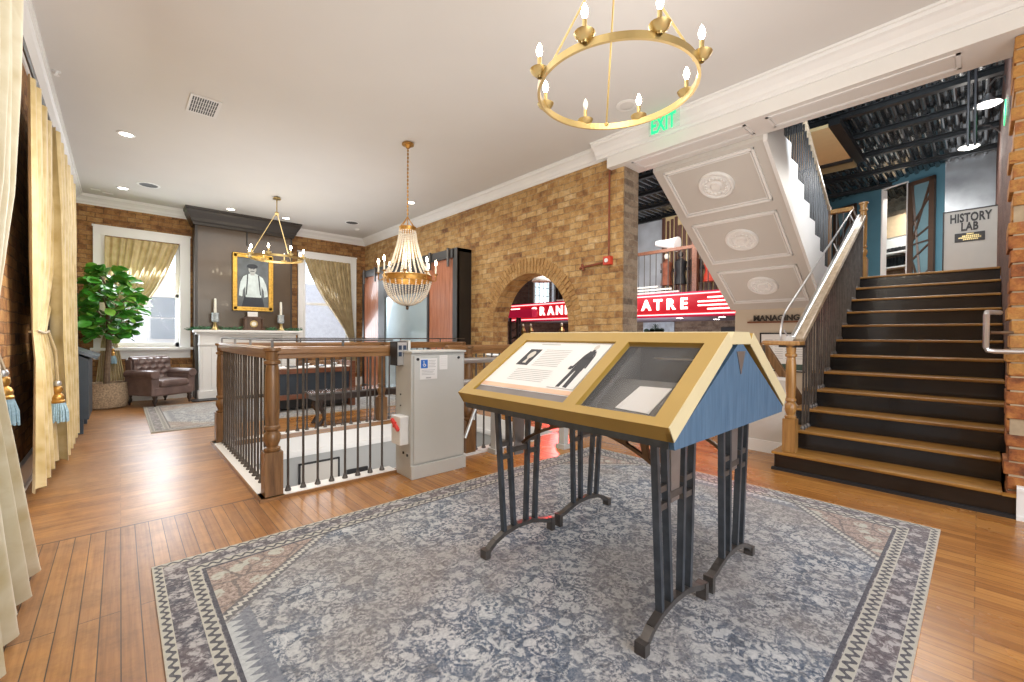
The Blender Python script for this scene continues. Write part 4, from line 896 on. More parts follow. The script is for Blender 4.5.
for p_ in ((RX, RY0), (RX, 4.4), (RX, 5.1), (RX, RY1), (1.4, RY0), (1.7, RY1), (2.4, RY1), (3.1, RY1), (3.8, RY1)): m.box(p_[0] - .008, p_[0] + .008, p_[1] - .008, p_[1] + .008, 1.15, 1.21)
m.build('upper_rod', 'iron', rl)
def newelpost(m, x, y, h=1.15, w=.125, base=.36):
    m.box(x - w / 2, x + w / 2, y - w / 2, y + w / 2, 0, base)
    q = w / .125
    m.lathe([(.05 * q, base), (.058 * q, base + .01), (.058 * q, base + .025), (.04 * q, base + .035), (.045 * q, base + .05), (.06 * q, base + .09), (.058 * q, base + .13), (.04 * q, base + .155), (.042 * q, base + .16), (.055 * q, base + .17), (.055 * q, base + .19),
             (.045 * q, base + .2), (.052 * q, base + .3), (.05 * q, h - .2), (.042 * q, h - .13), (.058 * q, h - .12), (.058 * q, h - .10), (.044 * q, h - .09), (.05 * q, h - .03), (.065 * q, h - .02), (.065 * q, h)], (x, y, 0), 18)
    return m
for x, y in ((RX, RY0), (RX, RY1), (2.80, RY1), (2.72, RY0), (RX1 - .06, RY1)):
    newelpost(MB(), x, y).build('newel_post', 'newel', rl, smooth=True)
def baluster(x, y, z0=.028, z1=1.07, par=rl, mat='iron', r=.0095, shoe=True):
    m = MB().tube([(x, y, z0), (x, y, z1)], r, 6)
    if shoe: m.lathe([(.024, 0), (.024, .012), (.017, .022), (.013, .04)], (x, y, z0), 8)
    return m.build('baluster', mat, par)
def bal_row(pts, **k):
    first = None
    for x, y, z in pts:
        if first is None: first = baluster(x, y, z, **k); fx = (x, y, z)
        else:
            c_ = first.copy(); COL.objects.link(c_); c_.parent = first.parent; c_.location = first.location + V((x - fx[0], y - fx[1], z - fx[2]))
pts = [(RX, RY0 + .115 * i, .028) for i in range(1, 19)]
pts += [(RX + .112 * i, RY0, .028) for i in range(1, 9)] + [(2.55, RY0, .028)] + [(2.83 + .11 * i, RY0, .028) for i in range(0, 8)]
pts += [(RX + .115 * i, RY1, .028) for i in range(1, 17)] + [(2.92 + .115 * i, RY1, .028) for i in range(0, 11)]
bal_row(pts)
# well picture, vent
p = thing('well_picture', 'black framed pale print on the grey wall inside the stairwell', 'picture', (1.915, 5.79, -.70))
m = MB()
for a_ in ((1.66, 2.17, -.72, -.70), (1.66, 2.17, -.40, -.38), (1.66, 1.68, -.72, -.38), (2.15, 2.17, -.72, -.38)): m.box(a_[0], a_[1], 5.77, 5.798, a_[2], a_[3])
m.build('frame', 'blackmat', p); MB().box(1.68, 2.15, 5.785, 5.797, -.70, -.40).build('print', 'greige', p)
tag(MB().box(2.27, 2.56, 5.77, 5.798, -.64, -.58).build('wall_grille', 'blackmat'), 'narrow dark grille on the stairwell wall right of the framed print', 'grille')

# lift cabinet
k = thing('lift_control_cabinet', 'grey enamel wheelchair lift cabinet standing in the stairwell railing', 'cabinet', (2.14, 3.45, 0))
MB().box(1.86, 2.43, 3.325, 3.60, 0, 1.10).build('body', 'cabdark', k, bevel=.006)
MB().box(1.885, 2.405, 3.312, 3.326, .13, 1.075).build('front_panel', 'cabgrey', k, bevel=.003)
MB().box(1.855, 2.435, 3.305, 3.61, 1.10, 1.118).build('top', 'cabgrey', k, bevel=.003)
MB().box(1.855, 2.435, 3.30, 3.326, 0, .115).build('plinth', 'cabgrey', k, bevel=.003)
m = MB()
for x, z in ((1.915, 1.05), (2.36, 1.055)): m.lathe([(.013, 0), (.013, .012)], (0, 0, 0), 12).xf(Matrix.Identity(4))
m.b.free()
for x, z in ((1.918, 1.045), (2.35, 1.05)):
    MB().prism([(x + .013 * math.cos(i * PI / 6), z + .013 * math.sin(i * PI / 6)) for i in range(12)], 'Y', 3.305, 3.313).build('lock', 'blackmat', k)
l1 = MB().box(1.94, 2.115, 3.308, 3.312, .865, 1.05).build('notice_label', 'paper', k)
MB().box(1.947, 2.015, 3.305, 3.308, .965, 1.04).build('access_symbol_square', 'blue_sign', l1)
m = MB()   # wheelchair symbol
cxs, czs = 1.981, .995
m.prism([(cxs + (.0155 if i % 2 == 0 or True else 0) * math.cos(math.radians(150 + i * 12)), czs + .0155 * math.sin(math.radians(150 + i * 12))) for i in range(19)] +
        [(cxs + .011 * math.cos(math.radians(150 + i * 12)), czs + .011 * math.sin(math.radians(150 + i * 12))) for i in range(18, -1, -1)], 'Y', 3.3035, 3.305)
m.prism([(cxs - .008, czs + .024), (cxs - .003, czs + .024), (cxs - .001, czs + .007), (cxs + .010, czs + .007), (cxs + .017, czs - .010), (cxs + .013, czs - .012), (cxs + .008, czs + .002), (cxs - .006, czs + .002)], 'Y', 3.303, 3.305)
m.prism([(cxs - .006 + .0045 * math.cos(i * PI / 5), czs + .031 + .0045 * math.sin(i * PI / 5)) for i in range(10)], 'Y', 3.303, 3.305)
m.build('access_symbol', 'paper', l1)
m = MB()
for i in range(5): m.box(2.025, 2.10 - .01 * (i % 2), 3.306, 3.308, 1.03 - i * .014, 1.034 - i * .014)
for i in range(4): m.box(1.955, 2.09 - .012 * (i % 3), 3.306, 3.308, .945 - i * .013, .949 - i * .013)
m.box(2.0, 2.05, 3.306, 3.308, .873, .885); m.build('fine_print', 'textgrey', l1)
MB().box(2.14, 2.225, 3.308, 3.312, .945, 1.10 - .025).build('second_label', 'paper', k)
m = MB()
for i in range(5): m.box(2.15, 2.213, 3.3065, 3.308, 1.06 - i * .02, 1.064 - i * .02)
m.build('second_label_print', 'grille', k)
m = MB()
for y in (3.45, 3.53): m.lathe([(.01, 0), (.01, .01)], (0, 0, 0), 10)
m.b.free()
MB().box(1.853, 1.86, 3.44, 3.46, .20, .22).box(1.853, 1.86, 3.37, 3.39, .19, .21).box(1.853, 1.86, 3.50, 3.51, .72, .73).box(1.853, 1.86, 3.50, 3.51, .62, .63).build('side_screws', 'blackmat', k)
sw = MB().box(1.775, 1.86, 3.36, 3.52, .30, .55).build('disconnect_switch', 'white_plast', k, bevel=.006)
MB().bar((1.768, 3.49, .515), (1.765, 3.37, .435), .026, .026).box(1.758, 1.78, 3.42, 3.46, .45, .50).build('handle', 'redplast', sw)
kp = MB().box(1.80, 1.90, 3.47, 3.60, .985, 1.20).build('keypad', 'blackmat', k, bevel=.005)
m = MB()
for i in range(2):
    for j in range(2): m.box(1.814 + i * .044, 1.842 + i * .044, 3.456, 3.465, 1.125 - j * .058, 1.165 - j * .058)
m.build('buttons', 'blue_btn', kp)
MB().box(1.806, 1.894, 3.462, 3.47, .99, 1.192).build('face_plate', 'silver', kp)
tag(MB().box(1.905, 1.93, 3.46, 3.6, 1.118, 1.21).build('mounting_bracket', 'cabgrey'), 'grey bracket plate on the lift cabinet beside the keypad', 'bracket')
k = thing('lift_guard_rail', 'galvanised tube guard rails beside the grey lift cabinet', 'guard rail', (3.1, 3.55, 0))
for z in (1.0, .78): MB().tube([(2.44, 3.55, z), (3.55, 3.55, z), (3.60, 3.60, z), (3.60, 4.4, z)], .03, 10).build('tube', 'silver', k, smooth=True)
MB().tube([(2.62, 3.57, .2), (2.72, 3.57, .42), (2.9, 3.57, .78)], .018, 8).build('brace_tube', 'silver', k, smooth=True)
for x, y in ((2.98, 3.50), (3.68, 3.15)):
    MB().box(x - .04, x + .04, y - .04, y + .04, 0, 1.0).box(x - .06, x + .06, y - .06, y + .06, 0, .05).build('post', 'smoke', k)

# ------------------------------------------------------------------ display case in the middle
CX, Y0, Y1 = 2.08, .73, 1.99
dc = thing('exhibit_case', 'gold-framed blue A-shaped exhibit case on black iron legs in the middle of the rug', 'display case', (CX, 1.38, .012))
A_ = V((1.41, 0, .934)); B_ = V((1.93, 0, 1.274)); SD = (B_ - A_).normalized(); SN = V((-SD.z, 0, SD.x)); SL = (B_ - A_).length
def SP(s_, y, o_=0.0, side=1):
    p = A_ + SD * s_ + SN * o_
    x = p.x if side > 0 else 2 * CX - p.x
    return (x, y, p.z)
def sbox(m, s0, s1, y0, y1, o0, o1, side=1):
    return m.hexa([SP(s0, y0, o0, side), SP(s1, y0, o0, side), SP(s1, y1, o0, side), SP(s0, y1, o0, side), SP(s0, y0, o1, side), SP(s1, y0, o1, side), SP(s1, y1, o1, side), SP(s0, y1, o1, side)])
TH = .07
def frame_poly(m, yo0, yo1, so0, so1, holes, side):
    """mitred frame with bevelled openings: outer rect minus holes"""
    ys = sorted({yo0, yo1} | {h[0] for h in holes} | {h[1] for h in holes})
    s0, s1 = holes[0][2], holes[0][3]
    T2 = .028
    sbox(m, so0, s0, yo0, yo1, -T2, 0, side); sbox(m, s1, so1, yo0, yo1, -T2, 0, side)
    sbox(m, so0, so0 + .02, yo0, yo1, -TH, -T2, side); sbox(m, so1 - .02, so1, yo0, yo1, -TH, -T2, side); sbox(m, so0, so1, yo0, yo0 + .02, -TH, -T2, side); sbox(m, so0, so1, yo1 - .02, yo1, -TH, -T2, side)
    solid = [(yo0, holes[0][0])] + [(a[1], b_[0]) for a, b_ in zip(holes, holes[1:])] + [(holes[-1][1], yo1)]
    for a, b_ in solid: sbox(m, s0, s1, a, b_, -T2, 0, side)
    return m
SLF = SL
holes = [(.80, 1.175, .045, SLF - .085), (1.245, 1.90, .045, SLF - .085)]
for side, nm in ((1, 'front'), (-1, 'rear')):
    m = MB(); frame_poly(m, Y0, Y1, 0, SLF, holes if side > 0 else [(.83, 1.93, .065, SLF - .085)], side)
    g = m.build('sloped_frame', 'gold', dc); 
    m = MB(); sbox(m, .002, SLF, Y0 - .004, Y0, -TH, -.001, side)
    m.build('frame_edge', 'gold_pale', g)
MB().hexa([(1.935, Y0 - .003, 1.222), (2 * CX - 1.935, Y0 - .003, 1.222), (2 * CX - 1.935, Y1, 1.225), (1.935, Y1, 1.225), (1.99, Y0 - .003, 1.278), (2 * CX - 1.99, Y0 - .003, 1.278), (2 * CX - 1.99, Y1, 1.278), (1.99, Y1, 1.278)]).build('ridge_cap', 'gold_pale', dc)
for y in (Y0 + .002, Y1 - .03):
    MB().prism([(1.465, .845), (2.695, .845), (2.705, .875), (CX + .03, 1.222), (CX - .03, 1.222), (1.455, .875)], 'Y', y, y + .022).build('gable_panel', 'blue', dc)
MB().prism([(CX - .05, 1.19), (CX + .05, 1.19), (CX, 1.085)], 'Y', Y0 - .002, Y0 + .004).build('ridge_wedge', 'plate', dc)
MB().box(1.475, 2.685, Y0 + .03, Y1 - .04, .842, .852).build('base_tray', 'casegrey', dc)
MB().box(1.452, 1.48, Y0 + .02, Y1 - .03, .848, .878).build('steel_edge', 'iron_blue', dc)
MB().box(2.68, 2.708, Y0 + .02, Y1 - .03, .848, .878).build('steel_edge', 'iron_blue', dc)
m = MB().box(2.02, 2.03, .79, 1.94, .85, 1.20)
for y in (1.20, .785): m.prism([(1.50, .852), (2.02, .852), (2.02, 1.21), (1.50, .872)], 'Y', y, y + .012)
m.build('inner_lining', 'casegrey', dc)
m = MB().box(2.008, 2.02, .86, 1.12, 1.14, 1.148); m.build('light_strip', 'paper', dc)
m = MB(); sbox(m, .13, .40, .797, 1.2, -.135, -.1235); m.build('sloped_rest', 'casegrey', dc)
m = MB(); sbox(m, .12, .42, .845, .86, -.123, -.108); m.build('rest_strap', 'bronze', dc)
m = MB(); sbox(m, .05, SLF - .06, .82, 1.19, -.022, -.019); m.build('glass_pane', 'glass', dc)
# graphic panel under the left opening
gp = MB(); sbox(gp, .10, SLF - .08, 1.25, 1.905, -.016, -.012); gp = gp.build('graphic_panel', 'paper', dc)
m = MB(); sbox(m, .03, .105, 1.25, 1.905, -.018, -.013); m.build('grey_strip', 'printgrey', dc)
m = MB(); sbox(m, .105, .135, 1.25, 1.905, -.012, -.0105); m.build('peach_strip', 'peach', gp)
def GP(u, v, o_=-.0105):   # u across from the panel's left (0) to right (1), v up the slope
    return SP(.135 + v * (SLF - .08 - .135), 1.905 - u * .655, o_ + .0137 if o_ < -.02 else o_)
def gpoly(m, pts, o_=-.0252):
    return m.quad(*[GP(u, v, o_) for u, v in pts])
m = MB(); gpoly(m, [(.17, .42), (.31, .42), (.31, .80), (.17, .80)]); m.build('portrait_photo', 'ink', gp)
m = MB(); gpoly(m, [(.245 + .035 * math.cos(i * PI / 8), .66 + .09 * math.sin(i * PI / 8)) for i in range(16)], -.0245); gpoly(m, [(.225, .47), (.265, .47), (.255, .58), (.235, .58)], -.0245); m.build('portrait_face', 'skin', gp)
m = MB(); random.seed(4)
for i in range(10): gpoly(m, [(.36, .80 - i * .04), (.66 - random.random() * .03, .80 - i * .04), (.66 - .02, .787 - i * .04), (.36, .787 - i * .04)])
for i in range(7): gpoly(m, [(.24, .34 - i * .038), (.68 - random.random() * .05, .34 - i * .038), (.68 - .05, .328 - i * .038), (.24, .328 - i * .038)])
gpoly(m, [(.24, .94), (.46, .94), (.46, .915), (.24, .915)]); m.build('printed_lines', 'textgrey', gp)
m = MB()
for q_ in ([(.800, .05), (.835, .06), (.850, .42), (.812, .42)], [(.865, .06), (.905, .05), (.905, .42), (.852, .42)], [(.808, .38), (.908, .38), (.902, .66), (.815, .66)],
           [(.815, .62), (.902, .62), (.892, .80), (.828, .80)], [(.785, .42), (.806, .42), (.826, .78), (.808, .70)], [(.908, .44), (.926, .44), (.912, .70), (.896, .78)], [(.846, .79), (.876, .79), (.872, .84), (.85, .84)]):
    gpoly(m, q_)
gpoly(m, [(.768, .40), (.80, .40), (.80, .47), (.768, .47)], -.0243); m.build('standing_figure', 'ink', gp)
m = MB(); gpoly(m, [(.86 + .022 * math.cos(i * PI / 8), .885 + .055 * math.sin(i * PI / 8)) for i in range(16)], -.0246); m.build('figure_face', 'skin', gp)
m = MB()
for a_, c_ in (((.73, .03), (.98, .03)), ((.98, .03), (.98, .97)), ((.98, .97), (.78, .97))):
    m.bar(GP(*a_), GP(*c_), .003, .002)
m.build('figure_outline', 'textgrey', gp)
# legs
def leg(xside, yy, which):
    par = MB(); m = par
    x0, x1 = xside
    flip = which
    def X(x): return x if not flip else 2 * CX + .005 - x
    ft = [(X(1.50), yy, .024), (X(1.515), yy, .045), (X(1.57), yy, .085), (X(1.64), yy, .112), (X(1.74), yy, .128), (X(1.86), yy, .124), (X(1.95), yy, .100), (X(1.995), yy, .085), (X(2.045), yy, .078)]
    for a_, c_ in zip(ft, ft[1:]): m.bar(a_, c_, .036, .024)
    m.box(X(1.487), X(1.523), yy - .024, yy + .024, 0.012, .06).box(X(2.03), X(2.058), yy - .024, yy + .024, .012, .09)
    L_ = m.build('leg', 'iron', dc)
    bars = [((1.642, .115), (1.585, .83)), ((1.718, .125), (1.663, .83)), ((1.817, .122), (1.832, .83)), ((1.893, .112), (1.92, .83))]
    m = MB()
    for (a_, az), (c_, cz) in bars: m.bar((X(a_), yy, az), (X(c_), yy, cz), .021, .030, up=(0, 1, 0))
    m.build('uprights', 'iron_blue', L_)
    m = MB()
    for z in (.63, .555):
        m.bar((X(1.60), yy, z), (X(1.695), yy, z), .022, .026).bar((X(1.815), yy, z), (X(1.92), yy, z), .022, .026)
    m.bar((X(1.695), yy, .585), (X(1.82), yy, .585), .016, .03); m.build('cross_links', 'iron', L_)
    MB().prism([(X(1.72), .55), (X(1.79), .55), (X(1.80), .83), (X(1.71), .83)], 'Y', yy - .005, yy + .005).build('gusset_plate', 'plate', L_)
for yy in (.877, 1.85):
    leg((1.5, 2.05), yy, False); leg((2.11, 2.66), yy, True)
for x in (1.77, 2.39):
    m = MB(); P = [(x, .90 + .93 * i / 16, .62 + .165 * math.sin(PI * i / 16) ** .8) for i in range(17)]
    for a_, c_ in zip(P, P[1:]): m.bar(a_, c_, .02, .016)
    for i in (2, 4, 6, 10, 12, 14):
        p_ = P[i]; m.bar(p_, (x, p_[1] + (.03 if i > 8 else -.03) * -1, .832), .022, .03)
    m.build('arched_brace', 'bronze', dc)
MB().box(1.55, 2.60, .865, .89, .826, .842).box(1.55, 2.60, 1.84, 1.865, .826, .842).box(1.60, 1.62, .88, 1.85, .826, .842).box(2.53, 2.55, .88, 1.85, .826, .842).build('under_frame', 'iron', dc)
q = MB().quad((1.66, .90, .859), (1.93, .88, .859), (1.99, 1.13, .859), (1.72, 1.16, .859)); q.quad((1.66, .90, .856), (1.72, 1.16, .856), (1.99, 1.13, .856), (1.93, .88, .856))
# tilted white leaflet lying inside
m = MB().hexa([SP(.178, .928, -.123), SP(.187, 1.097, -.123), SP(.35, 1.054, -.123), SP(.355, .901, -.123), SP(.178, .928, -.120), SP(.187, 1.097, -.120), SP(.35, 1.054, -.120), SP(.355, .901, -.120)])
q.b.free()
tag(m.build('document', 'paper'), 'white document lying inside the open right bay of the exhibit case', 'document')

# ------------------------------------------------------------------ lower staircase
SX, RUN, RISE = 4.61, .2895, .1775
st = thing('staircase', 'wide staircase with glossy black risers and worn oak treads', 'staircase', (6.1, .55, 0))
YL, YR_ = 1.28, -.16
for i in range(12):
    x = SX + RUN * i; yl = YL + (.03 if i == 0 else 0); yr = YR_ + (-.03 if i == 0 else 0)
    z = RISE * i
    if i == 1: yr = -.125
    MB().box(x, x + .02, yr if i else -.19, yl, z, z + RISE - .026).build('riser', 'black', st)
    if i == 0:
        yr = -.125; MB().box(x - .028, XR - .04, -.187, -.12, z + RISE - .026, z + RISE).build('tread_return', 'tread', st)
    MB().box(x - .028, x + (RUN if i < 11 else .0) + .015, yr, yl + (.02 if i == 0 else .015), z + RISE - .026, z + RISE).build('tread', 'tread', st, bevel=.007)
m = MB().prism([(SX, 0), (SX + RUN, RISE * 1 - .03), (SX + 11 * RUN - .02, RISE * 11 - .03), (SX + 11 * RUN - .02, 0)], 'Y', -.12, 1.27)
m.build('carcass', 'blackmat', st)
MB().box(SX - .022, SX, -.187, 1.33, 0, .022).box(SX - .012, SX, -.187, 1.33, .02, .028).build('base_moulding', 'blackmat', st)
MB().box(SX + .02, SX + RUN, 1.28, 1.31, 0, .15).build('first_step_end', 'black', st)

sr = thing('stair_railing', 'oak and iron balustrade along the left of the black stairs', 'railing', (6.2, 1.14, RISE))
m = MB(); newelpost(m, 4.70, 1.205, 1.20 - RISE, .105, .31)
m.xf(Matrix.Translation((0, 0, RISE))).build('newel_post', 'newel_gold', sr, smooth=True)
YRL = 1.165
sl = .565
def rz(x): return 1.225 + sl * (x - 4.80)
MB().bar((4.80, YRL, rz(4.80)), (7.98, YRL, rz(7.98)), .075, .055).build('handrail', 'rail_pale', sr, bevel=.008)
MB().bar((4.80, YRL, rz(4.80) - .04), (7.98, YRL, rz(7.98) - .04), .035, .03).build('under_rail', 'newel', sr)
m = MB().box(4.63, 4.82, 1.12, 1.38, 1.185, 1.225).lathe([(.07, 0), (.075, .02), (.07, .045)], (4.70, 1.38, 1.182), 18)
m.build('volute', 'newel_gold', sr, bevel=.008)
MB().box(4.66, 4.84, 1.12, 1.30, 1.165, 1.185).build('volute_plate', 'blackmat', sr)
pts = []
for i in range(1, 12):
    x = SX + RUN * i; 
    for f_ in ((.06, .16, .26) if i else (.2, .28)):
        pts.append((x + f_, YRL, RISE * (i + 1)))
for x, y, z in pts:
    top = rz(x) - .05
    if z < 1.5 or True:
        MB().tube([(x, y, z), (x, y, top)], .0095, 6).lathe([(.022, 0), (.022, .012), (.013, .035)], (x, y, z), 8).build('baluster', 'iron', sr)
m = MB(); newelpost(m, 8.05, 1.17, 1.13, .11, .30); m.xf(Matrix.Translation((0, 0, ZL))).build('landing_newel', 'newel_gold', sr, smooth=True)
sh = thing('steel_handrail', 'thick galvanised handrail with a looped return above the oak stair rail', 'handrail', (6.3, 1.24, RISE))
def rz2(x): return 1.24 + sl * (x - 4.86)
MB().tube([(4.72, 1.23, 1.24), (4.86, 1.23, 1.245), (8.0, 1.21, rz2(8.0) + .03), (8.1, 1.21, rz2(8.0) + .03)], .036, 12).build('rail', 'silver', sh, smooth=True)
MB().tube([(4.66, 1.28, 1.235), (4.64, 1.28, 1.30), (4.70, 1.28, 1.44), (4.80, 1.28, 1.52), (7.9, 1.27, rz2(7.9) + .19), (8.0, 1.25, rz2(7.9) + .1)], .010, 8).build('loop_rod', 'silver', sh, smooth=True)
m = MB()
for x in (4.78, 5.8, 6.8, 7.8): m.tube([(x, 1.23, rz2(x)), (x - .03, 1.28, rz2(x) + .14)], .007, 6)
m.build('loop_brackets', 'silver', sh)
# wall return rail on the pier
k = thing('wall_handrail', 'flat steel looped handrail end fixed to the orange brick pier', 'handrail', (4.52, -.3, 1.17))
MB().tube([(4.66, -.10, 1.445), (4.60, -.05, 1.447), (4.54, -.035, 1.445), (4.52, -.032, 1.42), (4.52, -.032, 1.20), (4.525, -.04, 1.175), (4.53, -.08, 1.168), (4.53, -.9, 1.168)], .017, 8).build('rail', 'silver', k, smooth=True)
MB().tube([(4.50, -.03, 1.43), (4.50, -.03, 1.19)], .012, 6).box(4.53, 4.62, -.14, -.12, 1.15, 1.17).build('return_bar', 'silver', k, smooth=True)
m = MB().lathe([(.03, 0), (.03, .01)], (0, 0, 0), 12); m.b.free()
MB().tube([(4.62, -.16, 1.30), (4.60, -.10, 1.30), (4.545, -.05, 1.30)], .011, 8).build('rail_bracket', 'bronze', k)

# ------------------------------------------------------------------ upper flight seen from below
uf = thing('upper_staircase', 'upper flight with panelled pale soffit and three plaster rosettes', 'staircase', (6.2, 2.15, 1.7))
UY0, UY1 = 1.55, 2.80
def UZ(x): return 3.33 - .635 * (x - 4.95)
ua = V((1, 0, -.635)).normalized(); un = V((-.635, 0, -1)).normalized()     # down the slope, outward normal (down)
MB().hexa([(4.955, UY0, UZ(4.955)), (7.5, UY0, UZ(7.5)), (7.5, UY1, UZ(7.5)), (4.955, UY1, UZ(4.955)), (4.955, UY0, UZ(4.955) + .1), (7.5, UY0, UZ(7.5) + .1), (7.5, UY1, UZ(7.5) + .1), (4.955, UY1, UZ(4.955) + .1)]).build('soffit', 'soffit', uf)
def usl(x, y, o_=0): return (x - .535 * o_ * 1.0, y, UZ(x) - .84 * o_)
def ubar(m, x0, y0, x1, y1, w, h):
    P = []
    for hh in (0, h):
        for (x, y) in ((min(x0, x1), min(y0, y1)), (max(x0, x1), min(y0, y1)), (max(x0, x1), max(y0, y1)), (min(x0, x1), max(y0, y1))): P.append(usl(x, y, hh))
    return m.hexa(P)
for (x0, x1) in ((5.0, 5.66), (5.80, 6.50), (6.66, 7.34)):
    m = MB()
    for w, h, ins in ((.024, .018, 0), (.012, .010, .034)):
        a_, b2, c_, d_ = x0 + ins, x1 - ins, UY0 + .11 + ins, UY1 - .11 - ins
        ubar(m, a_, c_, a_ + w, d_, w, h); ubar(m, b2 - w, c_, b2, d_, w, h); ubar(m, a_, c_, b2, c_ + w, w, h); ubar(m, a_, d_ - w, b2, d_, w, h)
    m.build('panel_moulding', 'white', uf)
rotm = Matrix.Rotation(math.atan2(-un.x, -un.z) + 0, 4, 'Y')
for x in (5.32, 6.15, 7.0):
    m = MB().lathe([(.001, .030), (.05, .034), (.062, .022), (.07, .012), (.085, .012), (.095, .020), (.14, .022), (.15, .012), (.16, .012), (.17, .028), (.19, .028), (.2, .016), (.205, 0)], (0, 0, 0), 40, False)
    for i in range(16):
        t = 2 * PI * i / 16; m.sphere((.118 * math.cos(t), .118 * math.sin(t), .02), .017, 5)
    # lathe built along +Z; turn it to face down the soffit normal
    q = V((0, 0, 1)).rotation_difference(V((-.535, 0, -.845)).normalized())
    m.xf(Matrix.Translation((x, 2.17, UZ(x) + .002)) @ q.to_matrix().to_4x4())
    m.build('rosette', 'white', uf, smooth=True)
# side stringer with stepped top and balusters
def usz(x): return 2.30 + .635 * (7.75 - x)
prof_ = [(4.955, UZ(4.955) - .0), (7.5, UZ(7.5))]
stp = []; x = 7.78; z = ZL + .18
while x > 5.0:
    stp += [(x, z), (x - .28, z)]; x -= .28; z += .178
stp = [(a_, b2) for a_, b2 in stp if a_ > 4.955]
poly = [(4.955, UZ(4.955) - .02), (7.52, UZ(7.5) - .02), (7.80, 1.70), (7.80, ZL + .18)] + stp[1:] + [(4.955, stp[-1][1])]
MB().prism(poly, 'Y', UY0 - .03, UY0).build('stringer', 'white', uf)
MB().hexa([(4.955, UY0 - .04, UZ(4.955) - .03), (7.52, UY0 - .04, UZ(7.52) - .03), (7.52, UY0 - .028, UZ(7.52) - .03), (4.955, UY0 - .028, UZ(4.955) - .03), (4.955, UY0 - .04, UZ(4.955) + .06), (7.52, UY0 - .04, UZ(7.52) + .06), (7.52, UY0 - .028, UZ(7.52) + .06), (4.955, UY0 - .028, UZ(4.955) + .06)]).build('stringer_edge', 'white', uf)
x = 7.78; z = ZL + .18; m2 = MB(); k_ = 0
while x > 5.1:
    MB().box(x - .28, x + .02, UY0, UY1, z - .03, z).build('step', 'blackmat', uf)
    for f_ in (.05, .14, .23):
        if x - f_ > 5.0: MB().tube([(x - f_, UY0 - .01, z), (x - f_, UY0 - .01, usz(x - f_) + .84)], .010, 5).build('baluster', 'beamblk', uf)
    x -= .28; z += .178
MB().bar((7.78, UY0 - .01, usz(7.78) + .87), (5.0, UY0 - .01, usz(5.0) + .87), .06, .05).build('handrail', 'rail_pale', uf, bevel=.006)
lr = thing('landing_railing', 'short brown wooden guard rail with newel at the foot of the upper flight', 'railing', (7.9, 1.4, ZL))
MB().box(7.86, 7.94, 1.26, 1.58, ZL + 1.0, ZL + 1.06).build('top_rail', 'newel_gold', lr, bevel=.006)
MB().box(7.84, 7.96, 1.53, 1.63, ZL, ZL + 1.12).build('newel_post', 'newel', lr, bevel=.006)
m = MB()
for i in range(3): MB().tube([(7.9, 1.30 + .08 * i, ZL), (7.9, 1.30 + .08 * i, ZL + 1.0)], .01, 6).build('baluster', 'iron', lr)
m.b.free()
# basement handrail and managing wall
k = thing('basement_handrail', 'brown wooden handrail sloping down behind the low wall left of the stair newel', 'handrail', (5.6, 1.5, .5))
MB().bar((5.6, 1.74, 1.20), (5.6, 1.32, .52), .05, .09).build('rail', 'newel', k, bevel=.01)
MB().box(5.57, 5.63, 1.69, 1.72, .98, 1.18).bar((5.6, 1.70, 1.02), (5.6, 1.70, 0), .03, .03).build('bracket', 'iron', k)
k = thing('wall_sign', 'small dark raised lettering on a thin shelf bar, on the tan wall below the soffit', 'sign', (7.49, 2.1, 1.5))
MB().box(7.46, 7.5, 1.45, 2.53, 1.49, 1.515).build('ledge', 'redwood', k)
text_mesh(MB(), 'MANAGING E', .118, (7.485, 2.45, 1.562), (0, -1, 0), (0, 0, 1), .008, .004, 'LEFT', 1.0).build('lettering', 'signdark', k)
k = thing('notice_board', 'black framed pale notice with printed sheets on the tan wall behind the newel post', 'notice', (7.49, 2.05, .72))
m = MB()
for a_ in ((1.72, 2.35, 1.315, 1.335), (1.72, 2.35, .74, .76), (1.72, 1.74, .74, 1.335), (2.33, 2.35, .74, 1.335)): m.box(7.475, 7.5, a_[0], a_[1], a_[2], a_[3])
m.build('frame', 'blackmat', k)
MB().box(7.485, 7.498, 1.74, 2.33, .76, 1.315).build('sheet', 'white_warm', k)
m = MB()
for i in range(4):
    for j in range(9): m.box(7.483, 7.485, 2.28 - i * .14 - .11, 2.28 - i * .14, 1.22 - j * .035, 1.228 - j * .035)
m.build('print', 'textgrey', k)
MB().box(7.48, 7.484, 1.76, 2.31, .77, .86).build('photo_strip', 'picture_tree', k)

# ------------------------------------------------------------------ marquee and things beyond the opening
mq = thing('marquee_sign', 'glowing red theatre marquee with pink neon lines and white letters', 'sign', (9.0, 6.6, 1.72))
MB().box(8.97, 9.05, 3.0, 9.85, 1.74, 2.20).build('panel', 'signred', mq)
MB().box(8.93, 9.05, 3.0, 9.87, 1.70, 1.74).box(8.93, 9.05, 3.0, 9.87, 2.20, 2.23).build('casing', 'kiosk', mq)
for z in (1.755, 2.185): MB().tube([(8.95, 3.02, z), (8.95, 9.8, z)], .016, 6).build('neon_line', 'neon', mq)
for y, ch in ((8.84, 'G'), (8.505, 'R'), (8.17, 'A'), (7.85, 'N'), (7.53, 'D'), (6.17, 'T'), (5.84, 'H'), (5.52, 'E'), (5.20, 'A'), (4.91, 'T'), (4.61, 'R'), (4.31, 'E')):
    text_mesh(MB(), ch, .33, (8.955, y, 1.975), (0, -1, 0), (0, 0, 1), .012, .011).build('letter', 'neonw', mq)
for z, a_, c_ in ((2.09, 3.42, 3.80), (2.01, 3.40, 4.0), (1.93, 3.36, 4.0), (1.85, 3.34, 3.80)):
    MB().tube([(8.95, a_, z), (8.95, c_, z)], .017, 6).tube([(8.95, 13.24 - a_, z), (8.95, 13.24 - c_, z)], .017, 6).build('speed_line', 'neonw', mq)
